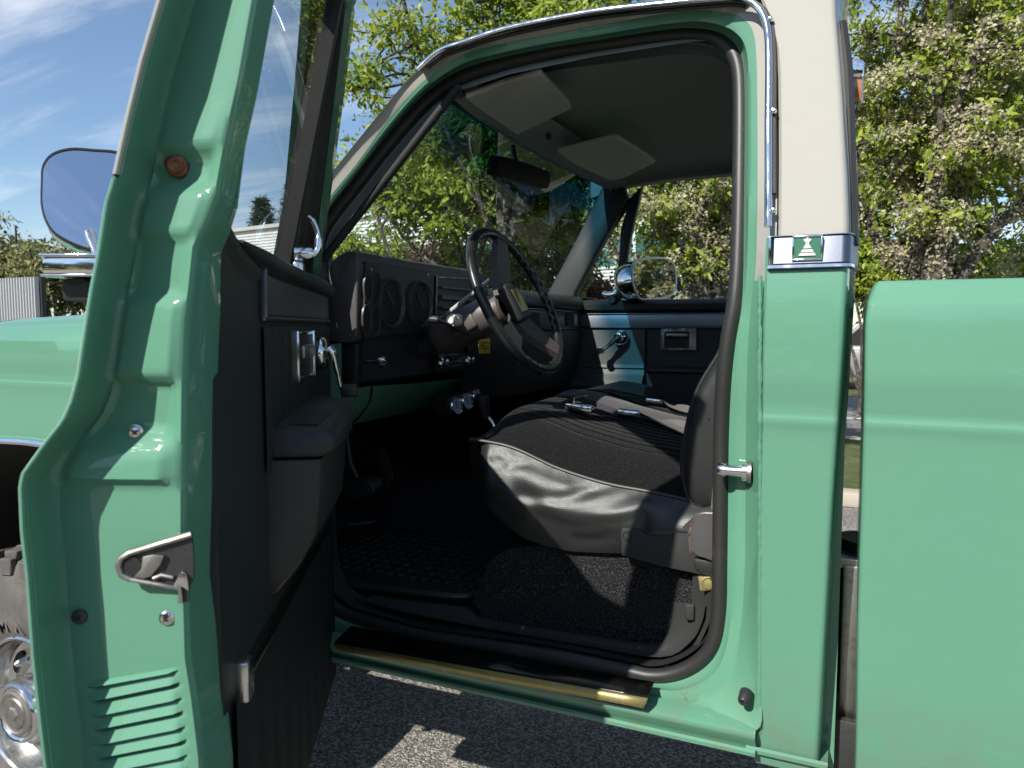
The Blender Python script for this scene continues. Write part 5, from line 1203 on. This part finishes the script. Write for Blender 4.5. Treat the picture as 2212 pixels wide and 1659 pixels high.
for lev, (za_, zb2_) in enumerate(((1.0, 2.65), (3.45, 4.65))):
    for k in range(wk):
        s = (k + .5) * BL / wk; W_ = BL / wk
        o = MB().box(bw(s, .03, za_ + .04), (W_, .08, .08), AXB).box(bw(s, .03, zb2_ - .04), (W_, .08, .08), AXB).box(bw(s - W_ / 2 + .03, .03, (za_ + zb2_) / 2), (.06, .08, zb2_ - za_ - .16), AXB).box(bw(s + W_ / 2 - .03, .03, (za_ + zb2_) / 2), (.06, .08, zb2_ - za_ - .16), AXB).build('window', frm, bld)
        MB().box(bw(s, .012, (za_ + zb2_) / 2), (W_ - .1, .02, zb2_ - za_ - .14), AXB).build('pane', teal, o)
# corrugated fence at left
fa, fb = gp(-260, 15.5), gp(84, 13.2); fe = (fb - fa); fl = fe.length; fe.normalize(); fn = V((fe.y, -fe.x, 0)); hf = 1.57 + (706 - 602) / 1600 * 13.6
rows = [[fa + fe * (i * fl / 260) + fn * (.035 * (1 if (i // 2) % 2 else -1)) + V((0, 0, z)) for i in range(261)] for z in (.05, hf)]
fw = thing('metal_fence', 'pale corrugated metal fence at the left behind the hood', 'fence', fa)
MB().grid(rows).build('corrugated_sheet', mat('pale_corrugated_metal', (.55, .55, .55), .5, .3), fw, sharp=.3)
for k in range(5): MB().box(fa + fe * (k / 4 * fl) - fn * .09 + V((0, 0, hf / 2)), (.08, .08, hf)).build('post', M['darksteel'], fw)
# road side
def sheet(name, x0, x1, y0, y1, z, m): return tag(MB().add([V((x0, y0, z)), V((x1, y0, z)), V((x1, y1, z)), V((x0, y1, z))], [(0, 1, 2, 3)]).build(name, m), kind='structure')
grassm = mat('verge_grass', (.075, .11, .025), .95, bump=[('noise', 60, 1, .05)], var=(6, (.20, .18, .07), .45, .7))
drym = mat('dry_grass', (.42, .34, .16), .95, bump=[('noise', 50, 1, .05)], var=(5, (.30, .24, .10), .45, .7))
conc = mat('pale_kerb_concrete', (.40, .36, .29), .85, bump=[('noise', 90, .4, .004)])
tag(MB().box((0, 5.75, .065), (160, .22, .13), bevel=.02).build('kerb', conc), kind='structure')
sheet('grass_verge', -80, 80, 5.86, 9.2, .11, grassm)
tag(MB().box((0, 9.3, .06), (160, .2, .13), bevel=.02).build('kerb', conc), kind='structure')
sheet('road', -80, 80, 9.4, 16.8, .004, mat('grey_road', (.16, .155, .15), .9, bump=[('noise', 150, .5, .006)], var=(.8, (.21, .2, .19), .4, .6)))
sheet('road_line', -80, 80, 12.5, 12.62, .008, M['white'])
sheet('lawn', -80, 80, 16.9, 60, .006, grassm)
sheet('dry_field', -120, 120, -60, -9, .006, drym)
# parked car seen through the gap
def suv(c):
    r = thing('parked_suv', 'silver parked suv glimpsed through the gap between cab and bed', 'suv', c)
    pm = mat('silver_car_paint', (.45, .46, .48), .3, .6, coat=1)
    def q(pts, hw, name, m, par=r, bev=.05): return MB().prism([c + V((x, -hw, z)) for x, z in pts], (0, hw * 2, 0), bev, 3).build(name, m, par)
    q([(-2.35, .45), (-2.3, .85), (-2.2, 1.0), (-1.2, 1.08), (2.2, 1.12), (2.32, .95), (2.35, .45), (2.0, .35), (-2.1, .35)], .93, 'body', pm)
    q([(-1.2, 1.05), (-.55, 1.72), (-.2, 1.82), (1.7, 1.82), (1.95, 1.72), (2.2, 1.08)], .86, 'roof', pm)
    for x0, x1, t0, t1 in ((-.95, .0, -.42, 0), (.08, 1.0, .08, 1.0), (1.08, 2.0, 1.08, 1.75)):
        MB().prism([c + V((x0, -.868, 1.12)), c + V((x1, -.868, 1.12)), c + V((t1, -.868, 1.66)), c + V((t0, -.868, 1.66))], (0, .01, 0)).build('window', M['dial'], r)
    MB().box(c + V((.2, -.94, .98)), (.18, .03, .04), bevel=.01).build('door_handle', M['chrome'], r); MB().box(c + V((1.15, -.94, .98)), (.18, .03, .04), bevel=.01).build('door_handle', M['chrome'], r)
    for x in (-1.45, 1.45):
        for y in (-.85, .85):
            t = MB().lathe([(.0, -.10), (.22, -.11), (.33, -.12), (.38, -.08), (.38, .08), (.33, .12), (.22, .11), (0, .10)], c + V((x, y, .38)), (0, 1, 0), 24).build('wheel', M['tyre'], r)
            MB().lathe([(.22, -.115), (.2, -.09), (0, -.125)], c + V((x, y, .38)), (0, 1 if y < 0 else -1, 0), 20).build('rim', M['alu'], t)
    for x, m in ((-2.3, 'clearlens'), (2.3, 'red')):
        for y in (-.7, .7): MB().box(c + V((x, y, .85)), (.12, .35, .18), bevel=.03).build('headlight' if x < 0 else 'tail_light', M[m], r)
suv(V((.9, 19.5, 0)))
# unseen trees added behind the camera to cut sky fill and horizon glow
rng = np.random.default_rng(9); cs = []
for k in range(16):
    cx_ = -34 + k * 4.6 + rng.uniform(-.8, .8); hh_ = rng.uniform(5.0, 7.5)
    for _ in range(110):
        q = rng.normal(0, 1, 3); q /= np.linalg.norm(q); q *= rng.uniform(.3, 1) ** .5
        cs.append((cx_ + q[0] * 2.7, -19 + q[1] * 2.0, hh_ * .5 + q[2] * hh_ * .5))
class _P: location = V((0, 0, 0))
v, f = leaves_mesh(cs, 9, .45, .75, rng, .3)
me = bpy.data.meshes.new('added_tree_line'); me.from_pydata(v.tolist(), [], f.tolist()); me.materials.append(M['leaf_dark']); tl = bpy.data.objects.new('added_tree_line', me); COL.objects.link(tl)
tag(tl, 'unseen tree line added behind the camera to dim sky fill', 'trees', kind='stuff')
# ================================================================== light, sky, ground
elev = math.asin(SUN.z); az = math.atan2(SUN.x, SUN.y)
sl = bpy.data.lights.new('sun', 'SUN'); sl.energy = 4.8; sl.angle = R(.53); sl.color = (1, .95, .87)
so = bpy.data.objects.new('sun', sl); COL.objects.link(so); so.rotation_euler = SUN.to_track_quat('Z', 'Y').to_euler(); so.location = (0, -10, 12)
w = bpy.data.worlds.new('World'); scene.world = w; w.use_nodes = True; nt = w.node_tree; nt.nodes.clear(); N = nt.nodes.new; L = nt.links.new
out = N('ShaderNodeOutputWorld'); bg = N('ShaderNodeBackground'); sky = N('ShaderNodeTexSky'); sky.sky_type = 'NISHITA'; sky.sun_disc = False
sky.sun_elevation = elev; sky.sun_rotation = az if az > 0 else az + 2 * PI; sky.air_density = 1.0; sky.dust_density = .2; sky.ozone_density = 3.0
bg.inputs['Strength'].default_value = .10
tc = N('ShaderNodeTexCoord'); sp = N('ShaderNodeSeparateXYZ'); L(tc.outputs['Generated'], sp.inputs[0])
# cirrus: noise stretched on a plane overhead
dv = N('ShaderNodeMath'); dv.operation = 'MAXIMUM'; dv.inputs[1].default_value = .04; L(sp.outputs['Z'], dv.inputs[0])
ad = N('ShaderNodeMath'); ad.operation = 'ADD'; ad.inputs[1].default_value = .12; L(dv.outputs[0], ad.inputs[0])
cx = N('ShaderNodeMath'); cx.operation = 'DIVIDE'; L(sp.outputs['X'], cx.inputs[0]); L(ad.outputs[0], cx.inputs[1])
cy = N('ShaderNodeMath'); cy.operation = 'DIVIDE'; L(sp.outputs['Y'], cy.inputs[0]); L(ad.outputs[0], cy.inputs[1])
cb = N('ShaderNodeCombineXYZ'); L(cx.outputs[0], cb.inputs['X']); L(cy.outputs[0], cb.inputs['Y'])
mp = N('ShaderNodeMapping'); mp.inputs['Rotation'].default_value = (0, 0, R(35)); mp.inputs['Scale'].default_value = (.55, 1.9, 1); mp.inputs['Location'].default_value = (3.1, 1.7, 0); L(cb.outputs[0], mp.inputs['Vector'])
n1 = N('ShaderNodeTexNoise'); n1.inputs['Scale'].default_value = 1.15; n1.inputs['Detail'].default_value = 9; n1.inputs['Roughness'].default_value = .62; n1.inputs['Distortion'].default_value = .5; L(mp.outputs[0], n1.inputs['Vector'])
mr = N('ShaderNodeMapRange'); mr.interpolation_type = 'SMOOTHSTEP'; mr.inputs['From Min'].default_value = .44; mr.inputs['From Max'].default_value = .78; mr.inputs['To Max'].default_value = .75; mr.inputs['To Min'].default_value = .07; L(n1.outputs['Fac'], mr.inputs['Value'])
mx = N('ShaderNodeMix'); mx.data_type = 'RGBA'; mx.inputs['B'].default_value = (7.6, 7.9, 8.3, 1); L(mr.outputs['Result'], mx.inputs['Factor']); hs = N('ShaderNodeHueSaturation'); hs.inputs['Saturation'].default_value = 1.12; L(sky.outputs[0], hs.inputs['Color']); L(hs.outputs[0], mx.inputs['A'])
L(mx.outputs['Result'], bg.inputs['Color']); L(bg.outputs[0], out.inputs['Surface'])
scene.view_settings.view_transform = 'Standard'; scene.view_settings.look = 'None'; scene.view_settings.gamma = 1; scene.view_settings.exposure = .52
scene.cycles.max_bounces = 10; scene.cycles.transparent_max_bounces = 16; scene.cycles.caustics_reflective = False; scene.cycles.caustics_refractive = False
# asphalt lot
def ground_mat():
    m = bpy.data.materials.new('worn_asphalt'); m.use_nodes = True; nt = m.node_tree; N = nt.nodes.new; L = nt.links.new; b = nt.nodes['Principled BSDF']
    tc = N('ShaderNodeTexCoord'); vo = N('ShaderNodeTexVoronoi'); vo.inputs['Scale'].default_value = 125; L(tc.outputs['Object'], vo.inputs['Vector'])
    cr = N('ShaderNodeValToRGB'); e = cr.color_ramp.elements; e[0].color = (.07, .069, .067, 1); e[1].color = (.42, .385, .34, 1); e[1].position = .9
    q = cr.color_ramp.elements.new(.5); q.color = (.17, .16, .145, 1)
    sv = N('ShaderNodeSeparateColor'); L(vo.outputs['Color'], sv.inputs[0]); L(sv.outputs[0], cr.inputs['Fac'])
    n = N('ShaderNodeTexNoise'); n.inputs['Scale'].default_value = 2.2; n.inputs['Detail'].default_value = 5; L(tc.outputs['Object'], n.inputs['Vector'])
    mr = N('ShaderNodeMapRange'); mr.inputs['To Min'].default_value = .55; mr.inputs['To Max'].default_value = 1.3; L(n.outputs['Fac'], mr.inputs['Value'])
    mu = N('ShaderNodeMix'); mu.data_type = 'RGBA'; mu.blend_type = 'MULTIPLY'; mu.inputs['Factor'].default_value = 1; L(cr.outputs['Color'], mu.inputs['A']); L(mr.outputs['Result'], mu.inputs['B'])
    L(mu.outputs['Result'], b.inputs['Base Color']); b.inputs['Roughness'].default_value = .85
    bp = N('ShaderNodeBump'); bp.inputs['Strength'].default_value = .8; bp.inputs['Distance'].default_value = .006; bp.invert = True; L(vo.outputs['Distance'], bp.inputs['Height']); L(bp.outputs['Normal'], b.inputs['Normal'])
    return m
g = MB().add([V((-300, -300, 0)), V((300, -300, 0)), V((300, 300, 0)), V((-300, 300, 0))], [(0, 1, 2, 3)]).build('ground', ground_mat()); tag(g, kind='structure')
